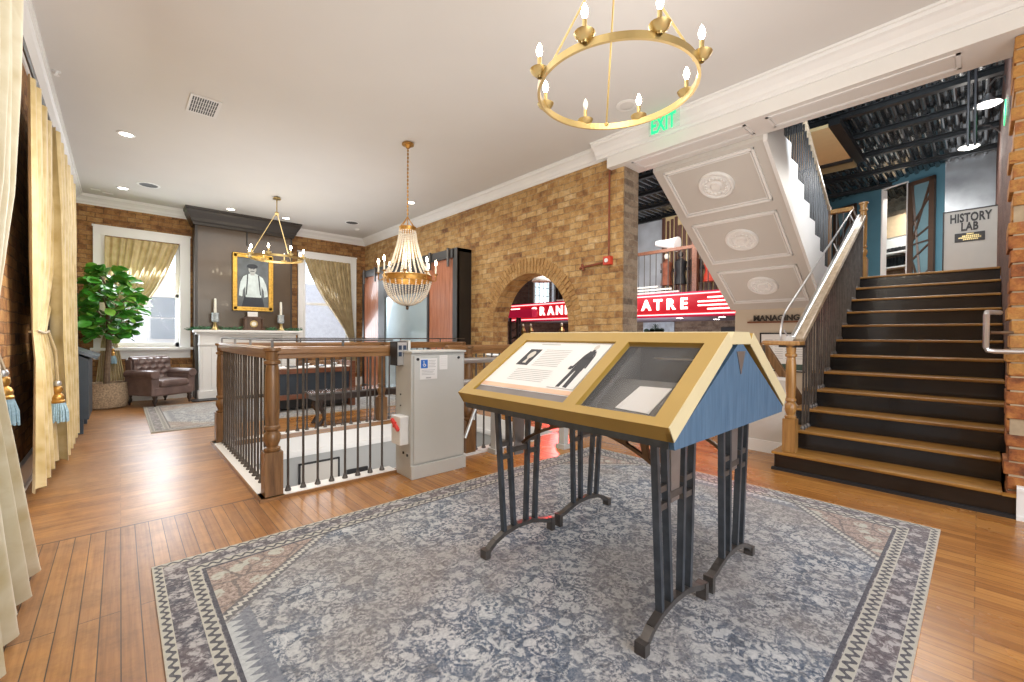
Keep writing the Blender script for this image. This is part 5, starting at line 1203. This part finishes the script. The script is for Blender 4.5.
m = MB()
for i, (a_, c_) in enumerate(((4.45, 8.0), (4.62, 7.7), (4.95, 7.35))): m.box(9.0, 9.04, a_, c_, 2.25 + i * .07, 2.285 + i * .07)
m.build('stepped_crest', 'candlewax', mq)
mr = thing('mezzanine_railing', 'dark wooden balcony railing with iron balusters above the red marquee', 'railing', (9.2, 6.5, ZL))
MB().box(9.16, 9.24, 2.9, 9.6, 3.20, 3.27).build('top_rail', 'redwood', mr)
MB().box(9.15, 9.25, 4.13, 4.23, ZL, 3.9).build('post', 'redwood', mr)
MB().box(9.15, 9.25, 2.95, 3.05, ZL, 3.3).build('post', 'redwood', mr)
m = None
for i in range(42): MB().tube([(9.2, 3.15 + i * .15, ZL), (9.2, 3.15 + i * .15, 3.2)], .011, 5).build('baluster', 'iron', mr)
struct('wall_upper_pale', MB().box(11.0, 11.08, 5.9, 9.5, ZL, HH), 'upwall')
k = thing('slatted_screen', 'dark brown slatted timber screen on the mezzanine behind the balcony rail', 'screen', (10.9, 4.5, ZL))
m = MB(); random.seed(8)
for i in range(26):
    y = 2.9 + i * .115; m.box(10.85, 10.9, y, y + random.uniform(.05, .09), ZL, random.uniform(4.1, 4.5))
m.build('slats', 'slat', k); MB().box(10.9, 10.94, 2.9, 5.88, ZL, 4.5).build('backing', 'tanpanel', k)
MB().box(10.84, 10.95, 2.9, 5.88, 3.0, 3.08).build('cross_rail', 'darkwood', k)
random.seed(12)
for i in range(7):
    y = 3.2 + i * .36; hgt = random.uniform(.5, .95)
    t = thing('costume_stand', ['dark red and black dressed stand', 'brown leather dressed stand', 'grey and black dressed stand', 'red cloth dressed stand', 'dark dressed stand with pale collar', 'black dressed stand', 'rust brown dressed stand'][i] + ' on the mezzanine, ' + ['first from the soffit', 'second from the soffit', 'third from the soffit', 'in the middle of the row', 'third from the pale wall', 'second from the pale wall', 'next to the pale wall'][i], 'stand', (10.2, y, ZL), 'dressed stands behind the balcony')
    c1 = ['kiosk', 'slat', 'iron', 'alarm', 'darkwood', 'blackmat', 'pipe'][i]
    c1 = 'alarm' if c1 == 'kiosk' else c1
    MB().lathe([(.12, 0), (.12, .02), (.015, .03), (.015, .5)], (10.2, y, ZL), 10).build('base', 'iron', t)
    MB().lathe([(.15, .45), (.13, .6), (.10, .72), (.14, .9), (.15, 1.0), (.06, 1.06), (.03, 1.1)], (10.2, y, ZL), 12).build('garment', c1, t, smooth=True)
    MB().sphere((10.2, y, ZL + 1.18), .07).build('head_block', 'candlewax' if i % 3 == 0 else 'darkwood', t, smooth=True)
k = thing('megaphone', 'large white megaphone resting on the balcony rail', 'megaphone', (9.3, 4.95, 3.27))
MB().lathe([(.055, 0), (.075, .10), (.10, .3), (.17, .55)], (0, 0, 0), 18).xf(Matrix.Translation((9.35, 5.2, 3.47)) @ Matrix.Rotation(math.radians(100), 4, 'X')).build('horn', 'white', k, smooth=True)
MB().box(9.33, 9.37, 4.9, 4.94, 3.27, 3.4).build('grip', 'blackmat', k)
MB().lathe([(.058, 0), (.058, .02)], (0, 0, 0), 16).xf(Matrix.Translation((9.35, 5.2, 3.47)) @ Matrix.Rotation(math.radians(100), 4, 'X')).build('mouthpiece', 'blackmat', k)
# ground floor beyond the opening
k = thing('landscape_picture', 'large picture of palms and trees under a pale sky below the marquee', 'picture', (12.5, 6.7, 1.0))
MB().box(12.46, 12.5, 6.29, 7.34, 1.1, 1.73).build('sky', 'picture_sky', k)
m = MB(); random.seed(2)
for i in range(26): 
    y = random.uniform(6.38, 7.25); z = random.uniform(1.15, 1.48)
    m.prism([(y + .09 * math.cos(t), z + .07 * math.sin(t)) for t in [PI * j / 4 for j in range(8)]], 'X', 12.44, 12.458)
for y in (6.9,):
    for i in range(9): m.prism([(y + .11 * math.cos(i * .7) * s_, 1.60 + .08 * math.sin(i * .7) * s_) for s_ in (0, 1)] + [(y + .11 * math.cos(i * .7 + .25), 1.60 + .08 * math.sin(i * .7 + .25))], 'X', 12.44, 12.458)
    m.box(12.44, 12.458, y - .015, y + .015, 1.2, 1.60)
m.build('trees', 'picture_tree', k)
struct('wall_under_mezzanine', MB().box(12.5, 12.7, 2.0, 10.2, 0, ZL - .38), 'brick_grey')
struct('door_2', MB().box(12.44, 12.5, 3.7, 4.9, 0, 1.55), 'blackmat')
m = MB()
for y, c_ in ((4.2, 0), (4.8, 0), (7.0, 0)): pass
m.b.free()
for i, (x, y) in enumerate(((10.2, 5.0), (10.2, 4.0), (11.4, 4.6), (10.2, 7.6))):
    t = thing('recessed_downlight', 'round downlight in the lavender soffit under the mezzanine, ' + ['below the letters of the marquee', 'below the neon stripes', 'deepest behind the sign', 'seen through the brick arch side'][i], 'downlight', (x, y, ZL - .40), 'downlights under the mezzanine')
    MB().lathe([(.07, 0), (.07, .012)], (x, y, ZL - .393), 16).build('lens', 'downl', t)
    MB().lathe([(.072, 0), (.095, 0), (.095, .012), (.072, .012)], (x, y, ZL - .39), 16, False).build('ring', 'grille', t)
k = thing('truss_kiosk', 'dark truss posts carrying a plain red box seen through the arch', 'sign', (6.5, 6.8, 0))
for x, y in ((6.5, 7.15), (6.5, 6.92), (6.7, 7.05)): MB().tube([(x, y, 0), (x, y, 1.72)], .028, 8).build('post', 'blackmat', k)
m = MB()
for i in range(9): m.tube([(6.5, 7.15, .1 + i * .18), (6.5, 6.92, .19 + i * .18), (6.7, 7.05, .28 + i * .18)], .01, 5)
m.build('lattice', 'blackmat', k)
MB().box(6.45, 6.6, 6.42, 7.2, 1.67, 1.84).build('red_box', 'kiosk', k)
k = thing('dome_pendant', 'white dome pendant lamp hanging beyond the brick arch', 'pendant lamp', (6.5, 6.15, 2.3))
MB().lathe([(.20, 0), (.19, .04), (.15, .09), (.08, .13), (.03, .15)], (6.5, 6.2, 2.40), 24, True).build('shade', 'white', k, smooth=True)
MB().tube([(6.5, 6.2, 2.55), (6.5, 6.2, HH - .1)], .008, 6).build('stem', 'blackmat', k)
for i, y in enumerate((8.5, 8.2, 7.1)):
    t = thing('gilt_ornament', 'small gilt vase-shaped ornament on the shelf seen low in the arch, ' + ['leftmost', 'middle', 'nearest the right jamb'][i], 'ornament', (8.2, y, 1.25), 'gilt ornaments in the arch')
    MB().lathe([(.05, 0), (.03, .03), (.06, .1), (.08, .16), (.03, .25), (.045, .28)], (8.2, y, 1.25), 12).build('vase', 'brass', t, smooth=True)
    MB().lathe([(.02, .28), (.03, .32), (.005, .36)], (8.2, y, 1.25), 8).build('finial', 'candlewax', t, smooth=True)
tag(MB().box(8.05, 8.4, 6.85, 8.75, 1.2, 1.25).box(8.1, 8.35, 6.9, 6.96, 0, 1.2).box(8.1, 8.35, 8.6, 8.66, 0, 1.2).build('ornament_shelf', 'darkwood'), 'long dark shelf carrying gilt ornaments beyond the arch', 'shelf')

# upstairs: sliding doors, history lab board, stool, room, lamps
def bdoor(name, label, s0, s1, z1):
    t = thing(name, label, 'door', BP((s0 + s1) / 2, ZL, .08), 'sliding doors on the blue wall')
    m = MB(); bbox(m, s0, s0 + .09, ZL + .03, z1, .04, .09); bbox(m, s1 - .09, s1, ZL + .03, z1, .04, .09); bbox(m, s0, s1, z1 - .08, z1, .04, .09); bbox(m, s0, s1, ZL + .03, ZL + .1, .04, .09)
    m.build('frame', 'barnframe', t)
    m = MB(); bbox(m, s0 + .05, s1 - .05, ZL + .05, z1 - .05, .045, .06); m.build('panel', 'tealpan', t)
    m = MB(); H_ = z1 - ZL
    for a_, az, c_, cz in ((.15, .98, .55, .0), (.85, .98, .10, .42), (.1, .60, .9, .88), (.1, .45, .9, .47), (.1, .30, .9, .55 - .1), (.1, .05, .9, .22), (.12, .35, .6, .0), (.9, .60, .1, .62 - .14)):
        w_ = s1 - s0; m.bar(BP(s0 + w_ * (1 - a_), ZL + H_ * az * .97 + .02, .075), BP(s0 + w_ * (1 - c_), ZL + H_ * cz * .97 + .03, .075), .035, .025)
    m.build('cross_bars', 'barnframe', t); return t
bdoor('sliding_door', 'brown framed blue sliding door with crossing bars, right of the open doorway', -.44, .02, 4.42)
bdoor('sliding_door', 'brown framed blue sliding door with crossing bars behind the landing newel', 1.12, 1.66, 4.35)
m = MB(); 
k = thing('sign_board', 'cream board with dark lettering at the top of the stairs', 'sign', (8.62, .11, ZL))
MB().box(8.60, 8.65, -.145, .362, ZL, 3.035).build('board', 'signcream', k, bevel=.004)
MB().box(8.585, 8.66, .355, .37, ZL, 3.045).box(8.59, 8.655, -.145, .37, 3.03, 3.045).build('edge', 'signdark', k)
text_mesh(MB(), 'HISTORY', .165, (8.596, .105, 2.925), (0, -1, 0), (0, 0, 1), .006, .0055, 'CENTER', 1.05, .56).build('heading', 'signdark', k)
text_mesh(MB(), 'LAB', .15, (8.596, .11, 2.80), (0, -1, 0), (0, 0, 1), .006, .0055, 'CENTER', 1.1, .60).build('heading_second_line', 'signdark', k)
pl_ = MB().box(8.588, 8.602, -.035, .25, 2.60, 2.72).build('plaque', 'signdark', k)
m = MB()
for z, a_, c_ in ((2.702, .07, .13), (2.675, .02, .18), (2.652, .0, .20), (2.628, .03, .17)):
    y = a_
    while y < c_: m.box(8.585, 8.589, y, y + .013, z - .009, z + .009); y += .018
m.build('gilt_lettering', 'brass', pl_)
k = thing('metal_stool', 'galvanised metal chair inside the open upstairs doorway', 'chair', BP(.32, ZL, -.55))
bx_, by_, _ = BP(.32, 0, -.55)
for dx in (-.15, .15):
    for dy in (-.15, .15): MB().bar((bx_ + dx * 1.2, by_ + dy * 1.2, ZL), (bx_ + dx * .85, by_ + dy * .85, ZL + .62), .03, .03).build('leg', 'metalwall', k)
MB().box(bx_ - .17, bx_ + .17, by_ - .17, by_ + .17, ZL + .62, ZL + .65).build('seat', 'metalwall', k, bevel=.01)
MB().box(bx_ + .12, bx_ + .14, by_ - .15, by_ + .15, ZL + .65, ZL + 1.0).build('backrest', 'blackmat', k)
k = thing('wall_shelving', 'white shelving with dark bottles inside the upstairs room', 'shelving', BP(.3, ZL, -1.2))
m = MB(); bbox(m, .2, 1.8, ZL + .78, ZL + .82, -1.24, -.95); bbox(m, .2, 1.8, ZL + 1.12, ZL + 1.16, -1.24, -.95); bbox(m, .2, 1.8, ZL + 1.2, ZL + 1.6, -1.24, -1.2); m.build('shelf', 'white', k)
m = MB()
for i in range(18): bbox(m, .25 + i * .08, .30 + i * .08, ZL + .82, ZL + 1.05, -1.15, -1.1); bbox(m, .25 + i * .08, .295 + i * .08, ZL + 1.16, ZL + 1.28, -1.15, -1.1)
m.build('bottles', 'blackmat', k)
m = MB(); bbox(m, .2, 1.85, ZL + 1.55, ZL + 2.05, -1.22, -1.18); o = m.build('stucco_panel', 'sandstone', k)
for i, (x, y, z) in enumerate(((7.3, -.034, 3.93), (9.2, .137, 4.07))):
    t = thing('gooseneck_lamp', ['white gooseneck dish lamp near the brick pier above the stairs', 'white gooseneck dish lamp above the lettered cream board'][i], 'wall lamp', (x, y, z), 'gooseneck lamps over the stairs')
    MB().lathe([(.115, 0), (.11, .015), (.07, .04), (.03, .08), (.02, .12)], (x, y, z), 28, False).build('shade', 'silver', t, smooth=True)
    MB().lathe([(.105, .006), (.001, .004)], (x, y, z), 28, False).build('lens', 'barnl', t)
    MB().tube([(x, y, z + .12), (x, y, z + .2), (x, y - .05, z + .27), (x, y - .12, z + .27), (x, -.185, z + .12)] if i == 0 else [(x, y, z + .12), (x, y, z + .22), (x, y - .1, z + .29), (x, y - .2, z + .25), (x, -.185, z + .1)], .010, 6).build('arm', 'iron', t)
for y in (.105, .055):
    t = thing('conduit', 'thin dark conduit hanging from the black ceiling ' + ('left of the pair' if y > .1 else 'right of the pair') + ' beside the dish lamps', 'conduit', (6.5, y, 3.2), 'dark conduits above the stairs')
    MB().tube([(6.5, y, 3.25), (6.5, y, HH - .05)], .012, 6).build('tube', 'blackmat', t)
t = thing('exit_sign', 'green exit sign edge glowing on the hall wall beside the brick pier', 'exit sign', (6.6, -.17, 3.44))
MB().box(6.4, 6.75, -.185, -.15, 3.44, 3.63).build('housing', 'greenplate', t)
MB().box(6.41, 6.74, -.15, -.142, 3.46, 3.61).build('glow', 'green', t)

# ------------------------------------------------------------------ pipes, alarm
k = thing('fire_alarm', 'small red fire alarm box fed by a red conduit on the brick pier', 'alarm', (4.6, 3.21, 2.15))
MB().box(4.555, 4.62, 3.155, 3.265, 2.17, 2.28).build('box', 'alarm', k, bevel=.006)
MB().lathe([(.026, 0), (.026, .012)], (0, 0, 0), 14).xf(Matrix.Translation((4.555, 3.21, 2.225)) @ Matrix.Rotation(-PI / 2, 4, 'Y')).build('lens', 'white', k)
MB().tube([(4.60, 3.205, 2.28), (4.60, 3.205, 3.376)], .012, 8).build('conduit', 'pipe', k)
k = thing('rusty_pipe', 'short rusty pipe stub running across the brick left of the red alarm box', 'pipe', (4.58, 3.45, 2.18))
MB().tube([(4.59, 3.27, 2.21), (4.585, 3.64, 2.185), (4.62, 3.68, 2.18)], .015, 8).build('pipe', 'pipe', k)
MB().tube([(4.585, 3.60, 2.14), (4.585, 3.62, 2.23)], .018, 8).build('coupling', 'pipe', k)

# ------------------------------------------------------------------ hanging exit sign
k = thing('exit_sign', 'clear exit sign with green letters hanging at the white beam', 'exit sign', (4.35, 2.33, 3.48))
MB().box(4.345, 4.355, 2.16, 2.515, 3.485, 3.68).build('acrylic_plate', 'greenplate', k)
MB().box(4.31, 4.39, 2.15, 2.53, 3.665, HC).build('housing', 'white', k, bevel=.004)
text_mesh(MB(), 'EXIT', .235, (4.342, 2.345, 3.567), (0, -1, 0), (0, 0, 1), .002, .005, 'CENTER', 1.0, .60).build('lettering', 'green', k)

# ------------------------------------------------------------------ ring chandeliers
def ring_chandelier(label):
    """built round the ring centre at z=0"""
    t = thing('ring_chandelier', label, 'chandelier', (0, 0, 0), 'brass ring chandeliers')
    R = .422
    MB().torus((0, 0, 0), R, .0075, .018, 96).build('ring', 'brass', t)
    top = .78
    MB().lathe([(.03, top - .02), (.034, top), (.03, top + .04), (.012, top + .05)], (0, 0, 0), 16).build('hub', 'brass', t, smooth=True)
    MB().tube([(0, 0, top + .04), (0, 0, 1.05)], .009, 8).build('stem', 'brass', t)
    MB().lathe([(.065, 1.045), (.065, 1.06), (.06, 1.072)], (0, 0, 0), 24).build('canopy', 'brass', t, smooth=True)
    for a_ in (42, 162, 282):
        c_, s_ = math.cos(math.radians(a_)), math.sin(math.radians(a_))
        MB().tube([(.02 * c_, .02 * s_, top), ((R - .012) * c_, (R - .012) * s_, .02)], .006, 8).torus(((R - .012) * c_, (R - .012) * s_, .012), .010, .003, .003, 12).build('rod', 'brass', t)
    for i in range(8):
        a_ = math.radians(15 + 45 * i); c_, s_ = math.cos(a_), math.sin(a_); x, y = (R + .014) * c_, (R + .014) * s_
        z_ = .012
        cu = MB().lathe([(.012, z_ - .012), (.014, z_ - .002), (.026, z_ + .002), (.042, z_ + .016), (.050, z_ + .032), (.046, z_ + .032), (.036, z_ + .018), (.014, z_ + .008)], (x, y, 0), 18, False).build('candle_cup', 'brass', t, smooth=True)
        MB().lathe([(.0115, z_), (.0115, z_ + .095), (.006, z_ + .098)], (x, y, 0), 12).build('candle_sleeve', 'brass', cu, smooth=True)
        MB().lathe([(.006, z_ + .098), (.013, z_ + .112), (.017, z_ + .130), (.012, z_ + .152), (.002, z_ + .172)], (x, y, 0), 12).build('bulb', 'bulb_off' if i == 1 else 'bulb', cu, smooth=True)
    return t
rc = ring_chandelier('large brass ring chandelier hanging over the gold and blue display case')
rc2 = dup(rc, (2.05, 8.42, 2.60), 0, 'brass ring chandelier hanging in front of the framed portrait')
rc.location = (2.01, 1.365, 2.612)
for ch in rc2.children:
    if ch.name.startswith('candle_cup'):
        for g_ in ch.children:
            if g_.name.startswith('bulb'): pass
# crystal chandelier
cc = thing('crystal_chandelier', 'beaded crystal basket chandelier with candle bulbs over the stairwell', 'chandelier', (2.69, 4.91, 1.65))
ox, oy = 2.69, 4.91
MB().lathe([(.075, 3.66), (.075, 3.675), (.05, HC)], (ox, oy, 0), 20).lathe([(.02, 3.62), (.045, 3.665)], (ox, oy, 0), 16).build('canopy', 'brass_old', cc, smooth=True)
m = MB()
for i in range(37):
    z = 2.77 + i * .0235
    if i % 2: m.torus((ox, oy, z), .009, .002, .013, 8)
    else: m.tube([(ox, oy, z - .012), (ox, oy, z + .012)], .004, 5)
m.tube([(ox, oy, 2.73), (ox, oy, 3.64)], .003, 5); m.build('chain', 'brass_old', cc)
m = MB()
for i in range(6):
    a_ = PI * i / 3; m.tube([(ox, oy, 2.76), (ox + .045 * math.cos(a_), oy + .045 * math.sin(a_), 2.69), (ox + .095 * math.cos(a_), oy + .095 * math.sin(a_), 2.63)], .005, 5)
m.build('top_arms', 'brass_old', cc)
MB().lathe([(.098, 2.565), (.105, 2.57), (.100, 2.60), (.108, 2.625), (.100, 2.63), (.09, 2.63), (.09, 2.565)], (ox, oy, 0), 32, False).build('crown_band', 'brass_old', cc, smooth=True)
MB().lathe([(.298, 1.935), (.306, 1.94), (.300, 1.965), (.300, 1.99), (.310, 2.01), (.300, 2.015), (.288, 2.015), (.288, 1.935)], (ox, oy, 0), 48, False).build('main_band', 'brass_old', cc, smooth=True)
def strand(P, r):
    m = MB(); L_ = 0; pts_ = [V(p) for p in P]; d = 0; step = r * 2.15
    tot = sum((b_ - a_).length for a_, b_ in zip(pts_, pts_[1:])); n = int(tot / step)
    for i in range(n + 1):
        t = tot * i / n
        for a_, b_ in zip(pts_, pts_[1:]):
            l_ = (b_ - a_).length
            if t <= l_ + 1e-6: p = a_.lerp(b_, min(1, t / l_)); break
            t -= l_
        m.sphere(tuple(p), r, 4)
    return m
def rotcopies(o, n, par, name):
    for i in range(1, n):
        c_ = o.copy(); COL.objects.link(c_); c_.parent = par; c_.rotation_euler = (0, 0, 2 * PI * i / n)
up_ = [(.10, 0, 2.57), (.115, 0, 2.46), (.145, 0, 2.34), (.185, 0, 2.21), (.235, 0, 2.10), (.29, 0, 2.02)]
lo_ = [(.295, 0, 1.935), (.275, 0, 1.85), (.235, 0, 1.76), (.17, 0, 1.69), (.09, 0, 1.65), (.02, 0, 1.635)]
for nm, P, n in (('upper_bead_strand', up_, 22), ('lower_bead_strand', lo_, 22)):
    m = strand([(x, y, z) for x, y, z in P], .0105)
    o = m.xf(Matrix.Translation((ox, oy, 0))).build(nm, 'crystal', cc, smooth=True); rotcopies(o, n, cc, nm)
MB().lathe([(.03, 1.625), (.035, 1.64), (.02, 1.65)], (ox, oy, 0), 12).sphere((ox, oy, 1.605), .02, 6, 1.3).build('finial', 'bronze', cc, smooth=True)
for i in range(8):
    a_ = PI / 4 * i + .2; x, y = ox + .355 * math.cos(a_), oy + .355 * math.sin(a_)
    ar = MB().tube([(ox + .30 * math.cos(a_), oy + .30 * math.sin(a_), 1.975), (ox + .33 * math.cos(a_), oy + .33 * math.sin(a_), 1.945), (x, y, 1.96), (x, y, 2.03)], .006, 6).lathe([(.008, 2.025), (.03, 2.035), (.032, 2.04), (.01, 2.045)], (x, y, 0), 14).build('candle_arm', 'brass_old', cc)
    MB().lathe([(.011, 2.04), (.011, 2.15)], (x, y, 0), 10).build('candle_sleeve', 'candlewax', ar, smooth=True)
    MB().lathe([(.006, 2.15), (.012, 2.165), (.015, 2.18), (.010, 2.20), (.002, 2.218)], (x, y, 0), 10).build('bulb', 'bulb', ar, smooth=True)

# ------------------------------------------------------------------ ceiling fittings
names = {(.06, 7.06): 'nearest the square air grille', (.04, 9.70): 'beside the dark round vent near the far window', (1.59, 9.85): 'above the portrait wall cornice', (2.56, 9.79): 'behind the far ring chandelier', (3.93, 7.05): 'right of the crystal chandelier chain'}
for (x, y), lb in names.items():
    t = thing('recessed_downlight', 'white recessed ceiling downlight ' + lb, 'downlight', (x, y, HC - .01), 'recessed ceiling downlights')
    MB().lathe([(.062, 0), (.062, .006)], (x, y, HC - .006), 20).build('lens', 'downl', t)
    MB().lathe([(.064, 0), (.088, .002), (.088, .008), (.064, .008)], (x, y, HC - .010), 24, False).build('trim_ring', 'white', t)
for (x, y), lb in {(.35, 9.2): 'round dark ceiling vent near the far window', (3.70, 9.18): 'round dark ceiling vent near the brick corner'}.items():
    t = thing('ceiling_vent', lb, 'vent', (x, y, HC - .012), 'round ceiling vents')
    MB().lathe([(.12, 0), (.15, .002), (.15, .01), (.12, .01)], (x, y, HC - .011), 28, False).build('rim', 'white', t)
    MB().lathe([(.12, .0), (.12, .004)], (x, y, HC - .008), 28).build('louvres', 'slot', t)
t = thing('ceiling_speaker', 'round white ceiling speaker beside the hanging green exit sign', 'speaker', (3.93, 2.53, HC - .012))
MB().lathe([(.075, 0), (.11, .002), (.11, .01), (.075, .01)], (3.93, 2.53, HC - .011), 28, False).build('rim', 'white', t)
MB().lathe([(.076, .0), (.076, .004)], (3.93, 2.53, HC - .008), 28).build('cone', 'grille', t)
t = thing('air_grille', 'square white ceiling air grille with four slotted rows', 'grille', (.68, 5.6, HC - .015))
MB().box(.53, .80, 5.40, 5.84, HC - .012, HC).build('plate', 'grille', t)
m = MB()
for i in range(4):
    for j in range(11): m.box(.553 + j * .0205, .566 + j * .0205, 5.43 + i * .097, 5.515 + i * .097, HC - .0135, HC - .012)
m.build('slots', 'slot', t)
t = thing('sprinkler_head', 'small white sprinkler head on the ceiling above the curtain rods', 'sprinkler', (-.43, 5.83, HC - .05))
MB().lathe([(.03, .045), (.03, .05)], (-.43, 5.83, HC - .05), 16).lathe([(.008, .015), (.008, .05)], (-.43, 5.83, HC - .05), 8).lathe([(.02, 0.01), (.02, .015)], (-.43, 5.83, HC - .05), 10).build('head', 'white', t)
t = thing('smoke_detector', 'small round detector on the ceiling near the far brick corner', 'detector', (4.0, 9.65, HC - .03))
MB().lathe([(.04, 0), (.055, .015), (.055, .03)], (4.0, 9.65, HC - .03), 18).build('cover', 'white', t)
t = thing('linear_diffuser', 'pair of slim white slot diffusers on the ceiling in the far left corner', 'diffuser', (-.2, 10.2, HC - .01))
MB().box(-.36, -.24, 10.1, 10.16, HC - .008, HC).box(-.22, -.08, 10.22, 10.28, HC - .008, HC).build('slots', 'white', t)

# ------------------------------------------------------------------ lights
W = bpy.data.worlds.new('World'); bpy.context.scene.world = W; W.use_nodes = True
nt = W.node_tree; bg = nt.nodes['Background']
sky = nt.nodes.new('ShaderNodeTexSky'); sky.sky_type = 'NISHITA'; sky.sun_disc = False; sky.sun_elevation = math.radians(48); sky.sun_rotation = math.radians(200)
mx = nt.nodes.new('ShaderNodeMix'); mx.data_type = 'RGBA'; mx.inputs[0].default_value = .75
nt.links.new(sky.outputs[0], mx.inputs[6]); mx.inputs[7].default_value = (1.0, 1.0, 1.0, 1)
nt.links.new(mx.outputs[2], bg.inputs['Color']); bg.inputs['Strength'].default_value = 1.1

area('ceiling_bounce', (1.6, 2.5, 3.35), 3.2, 60, (1, .97, .93), sy=3.5)
area('ceiling_bounce_far', (2.0, 7.6, 3.4), 3.2, 100, (1, .96, .90), sy=4)
area('ceiling_fill', (1.8, 2.2, 1.9), 3.4, 33, (1, .99, .985), target=(1.8, 2.3, 3.6), sy=4.5)  # unseen area fill added to brighten the ceiling
area('ceiling_fill_far', (2.0, 7.6, 2.0), 3.0, 34, (1, .99, .985), target=(2.0, 7.8, 3.6), sy=4)  # unseen fill lifting the far half of the ceiling
area('room_fill', (.4, -2.2, 2.2), 3.5, 110, (1, .98, .95), target=(2.6, 4.0, 1.2), sy=2.6)
area('window_light', (.35, YF + .05, 2.0), 1.0, 65, (.9, .95, 1), target=(.7, 4, 0), sy=1.8)
area('window_light_right', (3.6, YF + .05, 2.0), .7, 22, (.9, .95, 1), target=(2.0, 4, 0), sy=1.8)
area('landing_fill', (9.4, .9, 4.2), 1.2, 60, (1, .96, .9), sy=1.2)  # area light added for brightness, no fixture on the landing
area('hall_fill', (7.6, 4.6, 4.2), 2.5, 90, (1, .96, .92), sy=4)  # unseen area light added to brighten the hall
area('stair_fill', (5.9, .55, 3.25), 1.0, 20, (1, .96, .9), sy=.8)  # no lamp hangs here; added to brighten the stairs
area('deck_fill', (5.7, .7, 3.6), .8, 50, (.82, .91, 1), target=(8.6, 1.2, 4.6), sy=.5)  # unseen light added to bring out the deck ribs
area('deck_fill_left', (7.2, 5.0, 2.6), 1.5, 50, (.9, .95, 1), target=(8.0, 5.0, 4.6), sy=3)  # added fill on the deck further left, no fixture
area('mezzanine_fill', (9.9, 4.8, 4.3), 1.2, 45, (1, .95, .9), target=(10.8, 5.0, 3.0), sy=4)  # unseen fill that lifts the dim mezzanine
area('blue_wall_fill', (9.6, .6, 3.1), .8, 20, (1, .98, .95), target=(11.9, 1.2, 3.4), sy=.8)  # added to lighten the blue wall, no lamp here
area('under_mezzanine', (10.0, 5.8, .9), 2, 55, (.95, .92, 1), target=(11.6, 5.8, 1.6), sy=4)
def spot(name, loc, target, power, col, ang, blend=.15):
    l = bpy.data.lights.new(name, 'SPOT'); l.energy = power; l.spot_size = math.radians(ang); l.spot_blend = blend; l.color = col; l.shadow_soft_size = .05
    o = bpy.data.objects.new(name, l); COL.objects.link(o); o.location = loc; o.rotation_euler = (V(target) - V(loc)).to_track_quat('-Z', 'Y').to_euler()
area('marquee_glow', (8.8, 5.2, 1.95), 2.5, 10, (1, .06, .05), target=(5, 2.5, 0.2), sy=.4)
spot('marquee_spill', (8.7, 5.2, 1.95), (4.62, 2.0, 0), 1100, (1, .05, .03), 8)
spot('marquee_spill_arch', (8.7, 7.6, 1.95), (3.7, 3.4, 0), 420, (1, .06, .06), 13)
area('arch_room_fill', (9.2, 8.2, 1.5), 1.2, 40, (1, .95, .9), target=(12.4, 9.0, 1.2), sy=1)  # unseen, added to brighten the dark space under the marquee
area('arch_room_front', (6.6, 6.0, 3.6), 1.2, 30, (1, .93, .85), target=(8.3, 8.0, 1.2), sy=1)
area('soffit_wash', (6.0, 2.9, .35), 1.0, 16, (1, .93, .86), target=(6.0, 2.1, 2.6), sy=1.0)
area('well_light', (2.4, 4.6, -.3), 1.4, 10, (1, .97, .93), target=(2.4, 5.8, -.7), sy=.6)
area('upper_room_fill', BP(.6, 4.3, -.6), .8, 45, (1, .94, .85))  # unseen light added for the room behind the doorway
for (x, y) in names:
    l = bpy.data.lights.new('downlight_beam', 'SPOT'); l.energy = 26; l.spot_size = math.radians(95); l.spot_blend = .7; l.color = (1, .94, .85); l.shadow_soft_size = .06
    o = bpy.data.objects.new('downlight_beam', l); COL.objects.link(o); o.location = (x, y, HC - .02)
point('crystal_glow', (ox, oy, 2.25), 6, (1, .85, .62), .08)
point('ring_glow', (2.05, 8.42, 2.75), 5, (1, .85, .62), .1)
point('ring_glow_near', (2.015, 1.361, 2.85), 4, (1, .87, .66), .1)
point('dish_glow', (7.3, -.034, 3.85), 5, (1, .95, .88), .08); point('dish_glow', (9.2, .137, 3.98), 8, (1, .95, .88), .08)
area('left_wall_fill', (.9, 4.2, 1.9), .8, 42, (1, .95, .88), target=(-.6, 4.3, 1.3), sy=1.2)  # added fill for the brick between the curtains, no lamp there
area('beam_wash', (3.2, 1.5, 2.2), 1.0, 7, (1, .98, .96), target=(4.5, 1.5, 3.5), sy=3)

# ------------------------------------------------------------------ camera
f_, yaw, pit, rol = 427.95, .741524, -.0104662, .00666965
F = V((math.sin(yaw) * math.cos(pit), math.cos(yaw) * math.cos(pit), math.sin(pit)))
rt = V((math.cos(yaw), -math.sin(yaw), 0)); up = rt.cross(F)
RT = rt * math.cos(rol) + up * math.sin(rol); UP = -rt * math.sin(rol) + up * math.cos(rol)
cam = bpy.data.cameras.new('camera'); cam.sensor_width = 36; cam.lens = f_ / 1024 * 36; cam.clip_start = .05; cam.clip_end = 200
co = bpy.data.objects.new('camera', cam); COL.objects.link(co)
mw = Matrix((RT, UP, -F)).transposed().to_4x4(); mw.translation = V((0, 0, 1.25)); co.matrix_world = mw
sc = bpy.context.scene; sc.camera = co
sc.view_settings.view_transform = 'Standard'; sc.view_settings.look = 'None'; sc.view_settings.exposure = .0; sc.view_settings.gamma = 1.0
try:
    sc.cycles.max_bounces = 6; sc.cycles.diffuse_bounces = 3; sc.cycles.glossy_bounces = 3; sc.cycles.transparent_max_bounces = 8; sc.cycles.sample_clamp_indirect = 6; sc.cycles.use_denoising = True
except Exception: pass
